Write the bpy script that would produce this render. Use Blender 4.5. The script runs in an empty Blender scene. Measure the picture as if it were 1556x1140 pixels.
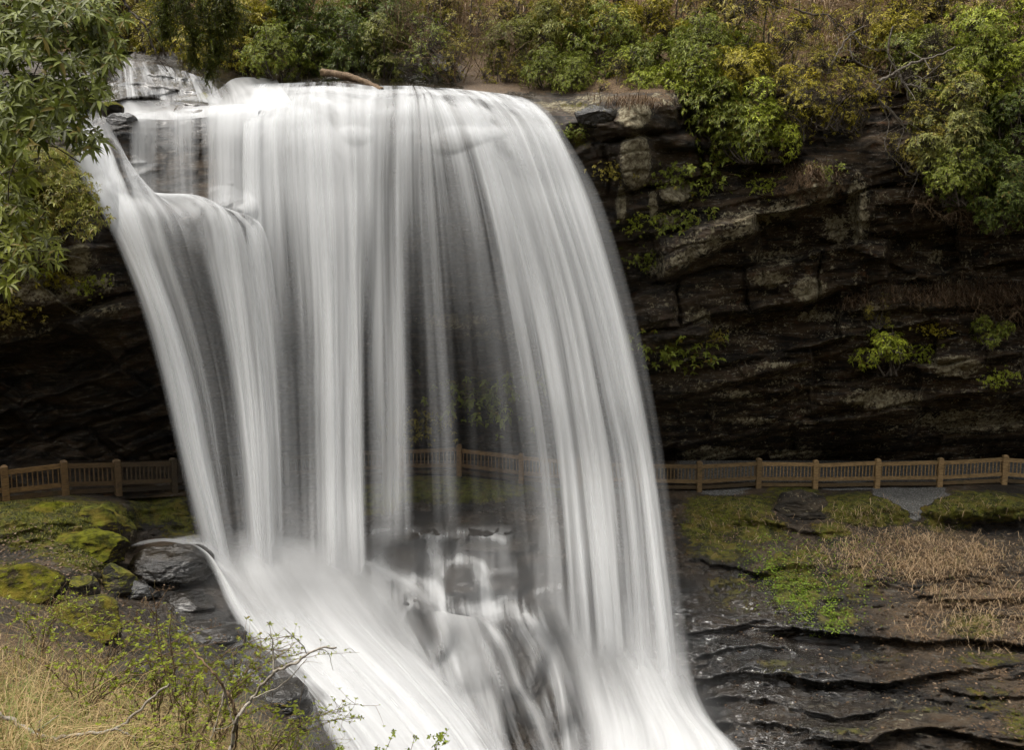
import bpy, bmesh, math
import numpy as np
from mathutils import Vector, Matrix

# ------------------------------------------------------------------ basics
scene = bpy.context.scene
COL = scene.collection
RAD = math.radians
F, CU, CV, PITCH = 1347.0, 778.0, 570.0, RAD(-7.0)     # focal length / centre in photograph pixels
cp, sp = math.cos(PITCH), math.sin(PITCH)

def P(u, v, Y):
    """world point seen at photograph pixel (u, v) at distance Y along the world Y axis"""
    u, v, Y = np.broadcast_arrays(np.asarray(u, float), np.asarray(v, float), np.asarray(Y, float))
    x = (u - CU) / F; y = (CV - v) / F
    wy = cp - y * sp; wz = sp + y * cp
    k = Y / wy
    return np.stack([x * k, Y, wz * k], -1)

def UV(p):
    """photograph pixel of world point(s)"""
    p = np.asarray(p, float)
    zc = p[..., 1] * cp + p[..., 2] * sp
    yc = -p[..., 1] * sp + p[..., 2] * cp
    return CU + F * p[..., 0] / zc, CV - F * yc / zc

# ---- noise
_rng = np.random.default_rng(11)
_perm = np.concatenate([_rng.permutation(512)] * 3).astype(np.int32)
_grad = _rng.normal(size=(512, 3)); _grad /= np.linalg.norm(_grad, axis=1)[:, None]
_gx, _gy, _gz = [np.ascontiguousarray(_grad[:, i], np.float32) for i in range(3)]
def perlin(x, y, z=0.0):
    x, y, z = np.broadcast_arrays(np.asarray(x, np.float32), np.asarray(y, np.float32), np.asarray(z, np.float32))
    xi, yi, zi = np.floor(x).astype(np.int32), np.floor(y).astype(np.int32), np.floor(z).astype(np.int32)
    xf, yf, zf = x - xi, y - yi, z - zi
    w = lambda t: t * t * t * (t * (t * 6 - 15) + 10)
    ux, uy, uz = w(xf), w(yf), w(zf)
    A = {(a, b): _perm[_perm[(xi + a) & 511] + ((yi + b) & 511)] for a in (0, 1) for b in (0, 1)}
    zc = (zi & 511, (zi + 1) & 511)
    def g(a, b, c):
        h = _perm[A[a, b] + zc[c]]
        return _gx[h] * (xf - a) + _gy[h] * (yf - b) + _gz[h] * (zf - c)
    l = lambda a, b, t: a + t * (b - a)
    if np.ptp(z) == 0 and float(z.flat[0]).is_integer():
        return 1.5 * l(l(g(0,0,0), g(1,0,0), ux), l(g(0,1,0), g(1,1,0), ux), uy)
    return 1.5 * l(l(l(g(0,0,0), g(1,0,0), ux), l(g(0,1,0), g(1,1,0), ux), uy),
             l(l(g(0,0,1), g(1,0,1), ux), l(g(0,1,1), g(1,1,1), ux), uy), uz)
def fbm(x, y, z=0.0, o=5, r=0.5):
    s = 0; a = 1.0; f = 1.0; n = 0
    for i in range(o):
        s = s + a * perlin(x * f + 17.3 * i, y * f + 5.1 * i, (z if np.isscalar(z) else z * f) + 9 * i); n += a; a *= r; f *= 2.03
    return s / n
def ridged(x, y, z=0.0, o=5):
    s = 0; a = 1.0; f = 1.0; n = 0
    for i in range(o):
        s = s + a * (1 - 2 * np.abs(perlin(x * f + 7.7 * i, y * f + 3.1 * i, z if np.isscalar(z) else z * f))); n += a; a *= 0.5; f *= 2.1
    return s / n
def sstep(a, b, x):
    t = np.clip((x - a) / (b - a), 0, 1); return t * t * (3 - 2 * t)
def hash2(i, j, s=0):
    return _perm[(_perm[(i.astype(int) + s) & 511] + j.astype(int)) & 511] / 511.0
def blocks(a, b, h, l, s):
    """random protrusion of irregular stone blocks laid in beds; a along the bed, b across it"""
    q = b / h; row = np.floor(q); fb = q - row
    aa = a / l * (0.6 + 0.9 * hash2(row, row * 0 + 3, s)) + 7.0 * hash2(row, row * 0, s)
    c = np.floor(aa); fa = aa - c
    v = hash2(c, row, s + 5)
    e = np.minimum(np.minimum(fa, 1 - fa) * l, np.minimum(fb, 1 - fb) * h)
    return v, e
def blob(u, v, cu, cv, ru, rv, p=2.0):
    d = ((u - cu) / ru) ** 2 + ((v - cv) / rv) ** 2
    return np.exp(-d ** (p / 2))
def tps(pts):
    pts = np.array(pts, float); q = pts[:, :2] / 300.0; n = len(q)
    def K(a, b):
        d2 = ((a[:, None, :] - b[None, :, :]) ** 2).sum(-1); return d2 * np.log(d2 + 1e-9)
    A = np.zeros((n + 3, n + 3)); A[:n, :n] = K(q, q) + np.eye(n) * 0.02
    A[:n, n] = 1; A[:n, n + 1:] = q; A[n, :n] = 1; A[n + 1:, :n] = q.T
    w = np.linalg.solve(A, np.concatenate([pts[:, 2], np.zeros(3)]))
    def ev(u, v):
        sh = np.shape(u); e = np.stack([np.ravel(u), np.ravel(v)], -1) / 300.0
        out = np.empty(len(e))
        for i in range(0, len(e), 40000):
            s = e[i:i + 40000]; out[i:i + 40000] = K(s, q) @ w[:n] + w[n] + s @ w[n + 1:]
        return out.reshape(sh)
    def cw(x, lo, hi, m):                       # cubic interpolation weights from m regular samples
        y = np.clip((x - lo) / (hi - lo) * (m - 3), 0, m - 3.0001) + 1; i = y.astype(int); t = y - i
        W = np.zeros((len(x), m)); r = np.arange(len(x))
        for k, c in ((-1, -.5*t + t*t - .5*t**3), (0, 1 - 2.5*t*t + 1.5*t**3), (1, .5*t + 2*t*t - 1.5*t**3), (2, -.5*t*t + .5*t**3)): np.add.at(W, (r, np.minimum(i + k, m - 1)), c)
        return W
    def f(u, v):
        """u, v: a regular meshgrid"""
        us, vs = u[0], v[:, 0]; mu, mv = 120, 48
        su = np.linspace(us.min() - (us.max() - us.min()) / (mu - 3), us.max() + (us.max() - us.min()) / (mu - 3), mu)
        sv = np.linspace(vs.min() - (vs.max() - vs.min()) / (mv - 3), vs.max() + (vs.max() - vs.min()) / (mv - 3), mv)
        g = ev(*np.meshgrid(su, sv))
        return cw(vs, vs.min(), vs.max(), mv) @ g @ cw(us, us.min(), us.max(), mu).T
    return f

# ---- mesh makers
def mesh_np(name, V, quads=None, tris=None, smooth=True):
    me = bpy.data.meshes.new(name)
    V = np.asarray(V, np.float32).reshape(-1, 3)
    fl = []; tot = []
    if quads is not None and len(quads): fl.append(np.asarray(quads).reshape(-1)); tot.append(np.full(len(quads), 4))
    if tris is not None and len(tris): fl.append(np.asarray(tris).reshape(-1)); tot.append(np.full(len(tris), 3))
    fl = np.concatenate(fl).astype(np.int32); tot = np.concatenate(tot).astype(np.int32)
    st = np.concatenate([[0], np.cumsum(tot)[:-1]]).astype(np.int32)
    me.vertices.add(len(V)); me.vertices.foreach_set('co', V.ravel())
    me.loops.add(len(fl)); me.loops.foreach_set('vertex_index', fl)
    me.polygons.add(len(tot)); me.polygons.foreach_set('loop_start', st)
    me.polygons.foreach_set('use_smooth', np.full(len(tot), smooth))
    me.update(calc_edges=True); me.validate()
    return me
def grid_quads(nr, nc):
    i = np.arange(nr - 1)[:, None] * nc + np.arange(nc - 1)[None, :]
    return np.stack([i, i + nc, i + nc + 1, i + 1], -1).reshape(-1, 4)
def attr(me, name, a):
    at = me.attributes.new(name, 'FLOAT', 'POINT'); at.data.foreach_set('value', np.asarray(a, np.float32).ravel())
def vert_uv(me, name, uv):
    lay = me.uv_layers.new(name=name)
    li = np.empty(len(me.loops), np.int32); me.loops.foreach_get('vertex_index', li)
    lay.data.foreach_set('uv', np.asarray(uv, np.float32).reshape(-1, 2)[li].ravel())
def obj(name, me, mat=None, parent=None, color=None):
    o = bpy.data.objects.new(name, me); COL.objects.link(o)
    if mat is not None and not me.materials: me.materials.append(mat)
    if parent is not None: o.parent = parent
    if color is not None: o.color = (*color, 1)
    return o
def tag(o, label=None, cat=None, group=None, kind=None):
    if label: o['label'] = label
    if cat: o['category'] = cat
    if group: o['group'] = group
    if kind: o['kind'] = kind
    return o
def empty(name, loc, rot=(0, 0, 0), scale=1.0):
    o = bpy.data.objects.new(name, None); COL.objects.link(o)
    o.location = loc; o.rotation_euler = rot
    o.scale = (scale,) * 3 if np.isscalar(scale) else scale
    o.empty_display_size = 0.2
    return o
class MB:
    """collects tubes, leaves and boxes into ONE mesh"""
    def __init__(s): s.V = []; s.Q = []; s.T = []; s.n = 0
    def add(s, V, Q=None, T=None):
        V = np.asarray(V, float).reshape(-1, 3); s.V.append(V)
        if Q is not None and len(Q): s.Q.append(np.asarray(Q) + s.n)
        if T is not None and len(T): s.T.append(np.asarray(T) + s.n)
        s.n += len(V)
    def tube(s, pts, r0, r1=None, k=5):
        pts = np.asarray(pts, float); n = len(pts)
        r = np.linspace(r0, r0 if r1 is None else r1, n)
        t = np.gradient(pts, axis=0); t /= np.linalg.norm(t, axis=1)[:, None] + 1e-9
        ref = np.array([0.31, 0.17, 0.93]); a = np.cross(t, ref); a /= np.linalg.norm(a, axis=1)[:, None] + 1e-9
        b = np.cross(t, a); ang = np.arange(k) / k * 2 * math.pi
        R = pts[:, None] + r[:, None, None] * (a[:, None] * np.cos(ang)[None, :, None] + b[:, None] * np.sin(ang)[None, :, None])
        i = np.arange(n - 1)[:, None] * k + np.arange(k)[None]; j = np.arange(n - 1)[:, None] * k + (np.arange(k)[None] + 1) % k
        s.add(R, np.stack([i, j, j + k, i + k], -1).reshape(-1, 4))
    def leaves(s, base, d, nrm, L, W, droop=0.25):
        """lens-shaped folded leaves"""
        base = np.asarray(base, float); M = len(base)
        if not M: return
        d = d / (np.linalg.norm(d, axis=1)[:, None] + 1e-9)
        sd = np.cross(d, nrm); sd /= np.linalg.norm(sd, axis=1)[:, None] + 1e-9
        up = np.cross(sd, d)
        L = np.broadcast_to(L, (M,))[:, None]; W = np.broadcast_to(W, (M,))[:, None]
        dn = np.array([0, 0, -1.0])
        p1 = base + d * L * .33 + dn * L * droop * .08; p2 = base + d * L * .7 + dn * L * droop * .4; p3 = base + d * L + dn * L * droop
        lift = up * W * 0.16
        V = np.stack([base, p1 + sd * W * .5 + lift, p1 - sd * W * .5 + lift, p1, p2 + sd * W * .42 + lift, p2 - sd * W * .42 + lift, p2, p3], 1)
        o = np.arange(M)[:, None] * 8
        Q = np.concatenate([o + [1, 3, 6, 4], o + [3, 2, 5, 6]], 0)
        T = np.concatenate([o + [0, 3, 1], o + [0, 2, 3], o + [4, 6, 7], o + [6, 5, 7]], 0)
        s.add(V.reshape(-1, 3), Q, T)
    def box(s, a, b, w, h, up=(0, 0, 1)):
        """beam from a to b, width w (horizontal), height h"""
        a, b = np.asarray(a, float), np.asarray(b, float); d = b - a; d /= np.linalg.norm(d)
        sx = np.cross(d, up); sx /= np.linalg.norm(sx); uu = np.cross(sx, d)
        c = [(-1, -1), (1, -1), (1, 1), (-1, 1)]
        V = [q + sx * w / 2 * i + uu * h / 2 * j for q in (a, b) for i, j in c]
        s.add(V, [[0, 3, 2, 1], [4, 5, 6, 7], [0, 1, 5, 4], [1, 2, 6, 5], [2, 3, 7, 6], [3, 0, 4, 7]])
    def build(s, name, mat, parent=None, smooth=True, color=None):
        me = mesh_np(name, np.concatenate(s.V), np.concatenate(s.Q) if s.Q else None, np.concatenate(s.T) if s.T else None, smooth)
        return obj(name, me, mat, parent, color)
def spline(pts, n):
    pts = np.asarray(pts, float); m = len(pts)
    if m == 2:
        t = np.linspace(0, 1, n)[:, None]; return pts[0] * (1 - t) + pts[1] * t
    d = np.concatenate([[0], np.cumsum(np.linalg.norm(np.diff(pts, axis=0), axis=1) ** 0.5 + 1e-6)])
    t = np.linspace(0, d[-1], n); k = np.clip(np.searchsorted(d, t, 'right') - 1, 0, m - 2)
    tan = np.empty_like(pts)
    tan[1:-1] = (pts[2:] - pts[:-2]) / (d[2:] - d[:-2])[:, None]
    tan[0] = (pts[1] - pts[0]) / (d[1] - d[0]); tan[-1] = (pts[-1] - pts[-2]) / (d[-1] - d[-2])
    h = (d[k + 1] - d[k])[:, None]; x = (t - d[k])[:, None] / h
    return (2*x**3-3*x**2+1)*pts[k] + (x**3-2*x**2+x)*h*tan[k] + (-2*x**3+3*x**2)*pts[k+1] + (x**3-x**2)*h*tan[k+1]

# ------------------------------------------------------------------ node helper and materials
class NT:
    def __init__(s, name):
        s.m = bpy.data.materials.new(name); s.m.use_nodes = True; s.t = s.m.node_tree; s.t.nodes.clear()
        s.out = s.t.nodes.new('ShaderNodeOutputMaterial')
    def n(s, typ, **kw):
        nd = s.t.nodes.new('ShaderNode' + typ)
        for k, v in kw.items():
            if k.startswith('_'): setattr(nd, k[1:], v)
            else:
                key = k if k in [i.name for i in nd.inputs] else k.replace('_', ' ')
                s.put(nd.inputs[key], v)
        return nd
    def put(s, sock, v):
        if isinstance(v, bpy.types.NodeSocket): s.t.links.new(v, sock)
        elif isinstance(v, bpy.types.Node): s.t.links.new(v.outputs[0], sock)
        else: sock.default_value = v
    def math(s, op, a, b=0.0, c=None, clamp=False):
        nd = s.t.nodes.new('ShaderNodeMath'); nd.operation = op; nd.use_clamp = clamp
        s.put(nd.inputs[0], a); s.put(nd.inputs[1], b)
        if c is not None: s.put(nd.inputs[2], c)
        return nd.outputs[0]
    def mix(s, f, a, b, blend='MIX'):
        nd = s.t.nodes.new('ShaderNodeMix'); nd.data_type = 'RGBA'; nd.blend_type = blend
        s.put(nd.inputs[0], f); s.put(nd.inputs[6], a); s.put(nd.inputs[7], b)
        return nd.outputs[2]
    def rng(s, v, a, b, c=0.0, d=1.0):
        nd = s.t.nodes.new('ShaderNodeMapRange'); nd.interpolation_type = 'SMOOTHSTEP'
        s.put(nd.inputs[0], v)
        for i, x in enumerate((a, b, c, d)): s.put(nd.inputs[i + 1], x)
        return nd.outputs[0]
    def noise(s, vec, scale, detail=4.0, rough=0.55, dist=0.0):
        nd = s.t.nodes.new('ShaderNodeTexNoise')
        s.put(nd.inputs['Vector'], vec); nd.inputs['Scale'].default_value = scale; nd.inputs['Detail'].default_value = detail
        nd.inputs['Roughness'].default_value = rough; nd.inputs['Distortion'].default_value = dist
        return nd.outputs['Fac']
    def attr(s, name):
        nd = s.t.nodes.new('ShaderNodeAttribute'); nd.attribute_name = name; return nd.outputs['Fac']
    def mapping(s, vec, scale=(1, 1, 1), rot=(0, 0, 0), loc=(0, 0, 0)):
        nd = s.t.nodes.new('ShaderNodeMapping'); s.put(nd.inputs['Vector'], vec)
        nd.inputs['Scale'].default_value = scale; nd.inputs['Rotation'].default_value = rot; nd.inputs['Location'].default_value = loc
        return nd.outputs[0]
    def pos(s): return s.t.nodes.new('ShaderNodeNewGeometry').outputs['Position']
    def done(s, sh, vol=None):
        if sh is not None: s.put(s.out.inputs['Surface'], sh)
        if vol is not None: s.put(s.out.inputs['Volume'], vol)
        return s.m
def C(r, g, b): return (r, g, b, 1.0)

def rock_mat(name, dark, mid, dip=0.22, wet=0.5, lichen_amt=1.0, bump=0.5, streak=0.1, wetdark=0.6):
    """bedded gneiss: dark wet beds, paler streaks painting in light caught on the beds, lichen, moss, litter and gravel where the surface attributes say so"""
    t = NT(name); p = t.pos()
    st = t.mapping(p, (0.55, 0.55, 3.2), (0, dip, 0))
    n1 = t.noise(st, 1.0, 6, 0.62, 0.6); n2 = t.noise(p, 2.3, 5, 0.6); n3 = t.noise(p, 11.0, 4, 0.65); n4 = t.noise(st, 4.5, 5, 0.65, 0.3)
    c = t.mix(t.rng(n1, 0.36, 0.68), dark, mid)
    c = t.mix(t.rng(n2, 0.58, 0.75), c, C(mid[0] * 1.2, mid[1] * 0.85, mid[2] * 0.65))
    c = t.mix(t.math('MULTIPLY', t.rng(t.math('ADD', t.math('MULTIPLY', n4, .7), t.math('MULTIPLY', n3, .3)), 0.53, 0.64), t.rng(n1, .4, .62, .25, 1.0)), c, C(streak, streak * .92, streak * .78))  # streak colour paints in highlights of faces that catch light
    lm = t.math('ADD', t.attr('lichen'), t.math('MULTIPLY', t.math('SUBTRACT', t.noise(p, 3.4, 6, 0.7), 0.5), 1.9))
    lm = t.math('ADD', lm, t.math('MULTIPLY', t.math('SUBTRACT', n3, 0.5), 1.5))
    lf = t.math('MULTIPLY', t.rng(lm, 0.42, 0.6), lichen_amt)
    lc = t.mix(t.rng(t.noise(p, 7.0, 5, 0.7), 0.38, 0.62), C(0.12, 0.094, 0.056), C(0.33, 0.295, 0.2))
    c = t.mix(lf, c, lc)
    wk = t.math('SUBTRACT', 1.0, t.math('MULTIPLY', t.rng(t.math('ADD', t.attr('wet'), t.math('MULTIPLY', t.math('SUBTRACT', n2, 0.5), 0.7)), .35, .85), wetdark))
    c = t.mix(1.0, c, t.n('CombineColor', Red=wk, Green=wk, Blue=wk).outputs[0], 'MULTIPLY')
    # brown leaf litter / soil
    sm = t.rng(t.math('ADD', t.attr('soil'), t.math('ADD', t.math('MULTIPLY', t.math('SUBTRACT', n3, 0.5), 0.9), t.math('MULTIPLY', t.math('SUBTRACT', n2, 0.5), 1.0))), 0.4, 0.62)
    sc = t.mix(t.rng(t.noise(p, 26, 3, 0.6), 0.35, 0.65), C(0.04, 0.025, 0.013), C(0.19, 0.125, 0.07))
    c = t.mix(sm, c, sc)
    # gravel
    gv = t.n('TexVoronoi', Vector=p, Scale=14.0)
    gm = t.rng(t.math('ADD', t.attr('gravel'), t.math('MULTIPLY', t.math('SUBTRACT', n3, 0.5), 1.3)), 0.4, 0.62)
    c = t.mix(gm, c, t.mix(t.rng(gv.outputs['Distance'], 0.0, 0.6), C(0.3, 0.295, 0.28), C(0.12, 0.118, 0.11)))
    # moss
    mm = t.math('ADD', t.attr('moss'), t.math('MULTIPLY', t.math('SUBTRACT', n2, 0.5), 0.9))
    mm = t.math('ADD', mm, t.math('MULTIPLY', t.math('SUBTRACT', n3, 0.5), 0.7))
    mf = t.rng(mm, 0.42, 0.62)
    mc = t.mix(t.rng(t.noise(p, 3.7, 5, 0.65), 0.35, 0.66), C(0.026, 0.028, 0.005), C(0.15, 0.155, 0.012))
    mc = t.mix(t.rng(n2, 0.45, 0.7), mc, C(0.16, 0.125, 0.02))
    c = t.mix(mf, c, mc)
    rough = t.math('ADD', t.rng(t.math('ADD', t.attr('wet'), t.math('MULTIPLY', t.math('SUBTRACT', n2, 0.5), 0.6)), 0.2, 0.8, 0.85, 0.13),
                   t.math('MULTIPLY', t.math('MAXIMUM', t.math('MAXIMUM', mf, lf), t.math('MAXIMUM', sm, gm)), 0.7), clamp=True)
    hb = t.math('ADD', t.math('MULTIPLY', n4, 0.7), t.math('ADD', t.math('MULTIPLY', n3, 0.35), t.math('MULTIPLY', t.noise(p, 34, 3, 0.6), t.math('ADD', 0.12, t.math('MULTIPLY', mf, 0.5)))))
    bp = t.n('Bump', Strength=bump, Distance=0.22, Height=hb)
    b = t.n('BsdfPrincipled', Base_Color=c, Roughness=rough, Normal=bp.outputs[0])
    t.put(b.inputs['Specular IOR Level'], t.math('MULTIPLY', t.attr('wet'), 1.0))
    t.put(b.inputs['Coat Weight'], t.math('MULTIPLY', t.rng(t.attr('wet'), .72, 1.0, 0.0, 0.8), t.math('SUBTRACT', 1.0, t.math('MAXIMUM', mf, sm)), clamp=True)); b.inputs['Coat Roughness'].default_value = 0.1
    return t.done(b.outputs[0])

def leaf_mat(name, rough=0.42, trans=0.22, yellow=0.08, vary=1.0):
    t = NT(name); g = t.n('NewGeometry'); oi = t.n('ObjectInfo')
    r = g.outputs['Random Per Island']
    v = t.math('ADD', 1.0 - 0.5 * vary, t.math('MULTIPLY', r, 1.0 * vary))
    cc = t.mix(1.0, oi.outputs['Color'], t.n('CombineColor', Red=v, Green=v, Blue=v).outputs[0], 'MULTIPLY')
    wn = t.n('TexWhiteNoise', _noise_dimensions='1D'); t.put(wn.inputs['W'], r)
    cc = t.mix(t.math('LESS_THAN', wn.outputs['Value'], yellow), cc, C(0.2, 0.15, 0.02))
    b = t.n('BsdfPrincipled', Base_Color=cc, Roughness=rough)
    b.inputs['Specular IOR Level'].default_value = 0.32
    tr = t.n('BsdfTranslucent', Color=t.mix(0.5, cc, C(0.14, 0.2, 0.02)))
    return t.done(t.n('MixShader', Fac=trans, Shader=b.outputs[0]).outputs[0]) if False else _mixdone(t, trans, b, tr)
def _mixdone(t, f, a, b):
    m = t.n('MixShader'); t.put(m.inputs[0], f); t.put(m.inputs[1], a.outputs[0]); t.put(m.inputs[2], b.outputs[0])
    return t.done(m.outputs[0])
def bark_mat(name, a, b, scale=9.0):
    t = NT(name); p = t.n('TexCoord').outputs['Object']; oi = t.n('ObjectInfo')
    n = t.noise(t.mapping(p, (3, 3, 0.8)), scale, 5, 0.65)
    c = t.mix(t.rng(n, 0.35, 0.65), a, b)
    bp = t.n('Bump', Strength=0.5, Distance=0.02, Height=n)
    return t.done(t.n('BsdfPrincipled', Base_Color=c, Roughness=0.8, Normal=bp.outputs[0]).outputs[0])
def wood_mat(name):
    t = NT(name); p = t.pos(); oi = t.n('ObjectInfo')
    n = t.noise(t.mapping(p, (1.2, 1.2, 7)), 5.0, 5, 0.65, 0.4); n2 = t.noise(p, 1.6, 4)
    c = t.mix(t.rng(n, 0.3, 0.7), C(0.35, 0.33, 0.3), C(1, 1, 1))
    c = t.mix(1.0, oi.outputs['Color'], c, 'MULTIPLY')
    c = t.mix(t.rng(n2, 0.6, 0.75, 0, 0.5), c, C(0.03, 0.035, 0.012))
    bp = t.n('Bump', Strength=0.5, Distance=0.02, Height=n)
    return t.done(t.n('BsdfPrincipled', Base_Color=c, Roughness=0.62, Normal=bp.outputs[0]).outputs[0])
def grass_mat(name, cols, rough=0.6):
    t = NT(name); r = t.n('NewGeometry').outputs['Random Per Island']
    cr = t.n('ValToRGB', Fac=r); e = cr.color_ramp.elements
    for i, (x, c) in enumerate(cols):
        el = e[i] if i < 2 else e.new(x)
        el.position = x; el.color = c
    b = t.n('BsdfPrincipled', Base_Color=cr.outputs[0], Roughness=rough)
    tr = t.n('BsdfTranslucent', Color=cr.outputs[0])
    return _mixdone(t, 0.25, b, tr)
def water_mat(name, su, sv, amp, seed, fine=0.45, base=(0.86, 0.87, 0.88), soft=0.0, lo=0.33, hi=0.67):
    """long-exposure water: white veil whose cover comes from the sheet's density and streaks along the flow"""
    t = NT(name); uv = t.n('UVMap', _uv_map='flow').outputs[0]
    m1 = t.mapping(uv, (su, sv, 1), loc=(seed, seed * 1.7, seed * 0.3)); m2 = t.mapping(uv, (su * 3.1, sv * 1.2, 1), loc=(seed * 2.1, seed, 3))
    n1 = t.noise(m1, 1.0, 3, 0.55); n2 = t.noise(m2, 1.0, 2, 0.5)
    n = t.math('ADD', t.math('MULTIPLY', n1, 1 - fine), t.math('MULTIPLY', n2, fine))
    n = t.rng(n, lo, hi, -1.0, 1.0)
    d = t.attr('dens')
    w = t.math('ADD', t.math('MULTIPLY', t.math('MULTIPLY', d, t.math('SUBTRACT', 1.0, d)), 3.4), t.math('MULTIPLY', d, 0.10))
    a = t.math('ADD', d, t.math('MULTIPLY', t.math('MULTIPLY', n, w), amp), clamp=True)
    df = t.n('BsdfDiffuse', Color=(*base, 1)); tl = t.n('BsdfTranslucent', Color=(*base, 1))
    m = t.n('MixShader'); m.inputs[0].default_value = 0.32
    t.put(m.inputs[1], df.outputs[0]); t.put(m.inputs[2], tl.outputs[0])
    tp = t.n('BsdfTransparent')
    m2_ = t.n('MixShader'); t.put(m2_.inputs[0], a); t.put(m2_.inputs[1], tp.outputs[0]); t.put(m2_.inputs[2], m.outputs[0])
    return t.done(m2_.outputs[0])
# ------------------------------------------------------------------ camera, sky, light
cam = bpy.data.objects.new('camera', bpy.data.cameras.new('camera')); COL.objects.link(cam)
cam.data.sensor_width = 36; cam.data.lens = 36 * F / 1556.0
cam.rotation_euler = (RAD(90) + PITCH, 0, 0); cam.data.clip_start = 0.1; cam.data.clip_end = 500
scene.camera = cam
SUN_EL, SUN_AZ = RAD(70), RAD(258)       # azimuth clockwise from +Y: high on the left
wd = bpy.data.worlds.new('World'); scene.world = wd; wd.use_nodes = True
wt = wd.node_tree; wt.nodes.clear()
sky = wt.nodes.new('ShaderNodeTexSky'); sky.sky_type = 'NISHITA'; sky.sun_disc = False
sky.sun_elevation = SUN_EL; sky.sun_rotation = SUN_AZ; sky.air_density = 1.0; sky.dust_density = 4.0; sky.ozone_density = 1.0
hs = wt.nodes.new('ShaderNodeHueSaturation'); hs.inputs['Saturation'].default_value = 0.0
bg = wt.nodes.new('ShaderNodeBackground'); bg.inputs['Strength'].default_value = 0.15
wo = wt.nodes.new('ShaderNodeOutputWorld')
wt.links.new(sky.outputs[0], hs.inputs['Color']); wt.links.new(hs.outputs[0], bg.inputs['Color']); wt.links.new(bg.outputs[0], wo.inputs[0])
sl = bpy.data.lights.new('sun', 'SUN'); sl.energy = 1.5; sl.angle = RAD(25); sl.color = (1.0, 0.92, 0.8)
so = bpy.data.objects.new('sun', sl); COL.objects.link(so)
sd = Vector((math.sin(SUN_AZ) * math.cos(SUN_EL), math.cos(SUN_AZ) * math.cos(SUN_EL), math.sin(SUN_EL)))
so.rotation_euler = sd.to_track_quat('Z', 'Y').to_euler()
scene.view_settings.view_transform = 'Standard'; scene.view_settings.look = 'None'
scene.view_settings.gamma = 1.0; scene.view_settings.exposure = 0.62
cy = scene.cycles
cy.max_bounces = 5; cy.diffuse_bounces = 2; cy.glossy_bounces = 2; cy.transmission_bounces = 4; cy.transparent_max_bounces = 28
cy.use_adaptive_sampling = True; cy.adaptive_threshold = 0.02; cy.volume_step_rate = 2.0; cy.volume_max_steps = 64; cy.volume_bounces = 0; cy.use_denoising = True; cy.sample_clamp_indirect = 4.0
cy.caustics_reflective = False; cy.caustics_refractive = False

# ------------------------------------------------------------------ rock wall, one continuous bedded surface
FENCE = np.array([(-150,776,24.6),(-70,770,25.2),(10,766,26.0),(100,756,26.8),(180,752,27.8),(265,748,29.2),(350,744,30.6),(435,736,31.9),(520,729,32.8),
                  (610,724,33.3),(698,722,33.4),(792,735,33.0),(880,742,33.1),(970,746,33.4),(1062,747,33.7),(1152,742,33.9),
                  (1238,744,34.0),(1332,742,34.0),(1427,741,34.0),(1525,736,33.8),(1625,744,33.6),(1725,748,33.4),(1830,752,33.2)], float)
CL = [(-350,100,27),(-350,300,25),(-350,500,26.5),(-350,700,30),(-100,150,29),(-100,300,25.2),(0,300,25.7),(0,200,27),(60,215,27),(80,260,26.4),(140,330,26.8),(90,360,26.4),
      (0,400,26.4),(100,420,27.0),(160,400,27.6),(0,480,27.6),(100,490,28.4),(200,470,29.2),(0,560,29.5),(100,570,30.2),(220,560,31.5),(0,650,31),(100,660,32),(200,660,33),(0,710,32),(150,705,33),
      (60,130,33.5),(150,120,35.0),(130,175,30.6),(150,225,29.4),(165,270,29.0),(195,180,30.4),(235,175,31.6),(225,235,30.5),(300,240,30.8),(370,240,31.0),
      (205,300,28.9),(300,318,29.0),(385,330,29.5),(180,360,28.4),(230,420,30.0),(320,430,30.8),(400,430,31.6),(300,560,33.2),(300,680,35),
      (200,95,36.2),(260,105,35.8),(320,130,34.6),(240,148,33.6),(320,155,33.0),(300,172,31.4),
      (360,122,37.0),(480,125,37.0),(600,128,36.4),(700,134,35.2),(800,146,33.6),(850,152,33.2),
      (380,165,31.7),(400,190,30.8),(500,150,31.9),(500,190,30.6),(600,150,31.9),(600,200,30.5),(700,152,31.6),(720,185,30.7),(780,165,31.2),(820,180,30.8),
      (450,260,31.0),(600,260,30.8),(750,260,31.0),(450,400,32.4),(600,400,32.2),(780,400,32.4),(450,560,35),(620,560,34.8),(800,560,34.8),(450,690,37),(620,690,37),(800,690,37),
      (850,185,30.9),(900,185,30.8),(950,165,30.8),(1000,150,31.2),(870,260,31.6),(950,260,31.3),(1010,240,32.2),(900,380,32.3),(980,380,32.2),(950,500,33.3),(950,600,34.8),(950,690,37.5),
      (1060,170,32.4),(1130,200,32.8),(1060,280,32.0),(1150,262,31.6),(1240,265,31.0),(1300,240,32.4),(1080,350,31.9),(1200,330,31.6),(1100,450,33.2),(1250,430,33.0),(1300,330,32.0),
      (1400,250,32.0),(1500,250,31.4),(1400,400,33.0),(1500,400,33.4),(1420,450,32.6),(1540,445,32.4),(1100,540,33.6),(1250,540,33.4),(1400,540,33.4),(1540,540,33.2),
      (1100,620,34.4),(1300,620,34.2),(1500,620,34.0),(1100,690,37.4),(1300,692,37.6),(1500,692,37.4),(1200,130,33.4),(1400,130,33.4),(1600,130,32.5),
      (1950,130,31),(1950,300,30.5),(1950,500,32),(1950,690,36),(400,780,38.5),(900,780,39),(1400,780,39),(0,780,34.5),(-350,780,32.5),(1950,780,38),
      (300,60,40),(600,60,41),(900,60,40),(1200,60,37),(1600,60,36),(0,60,38)]
cl_f = tps(CL)
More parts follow.
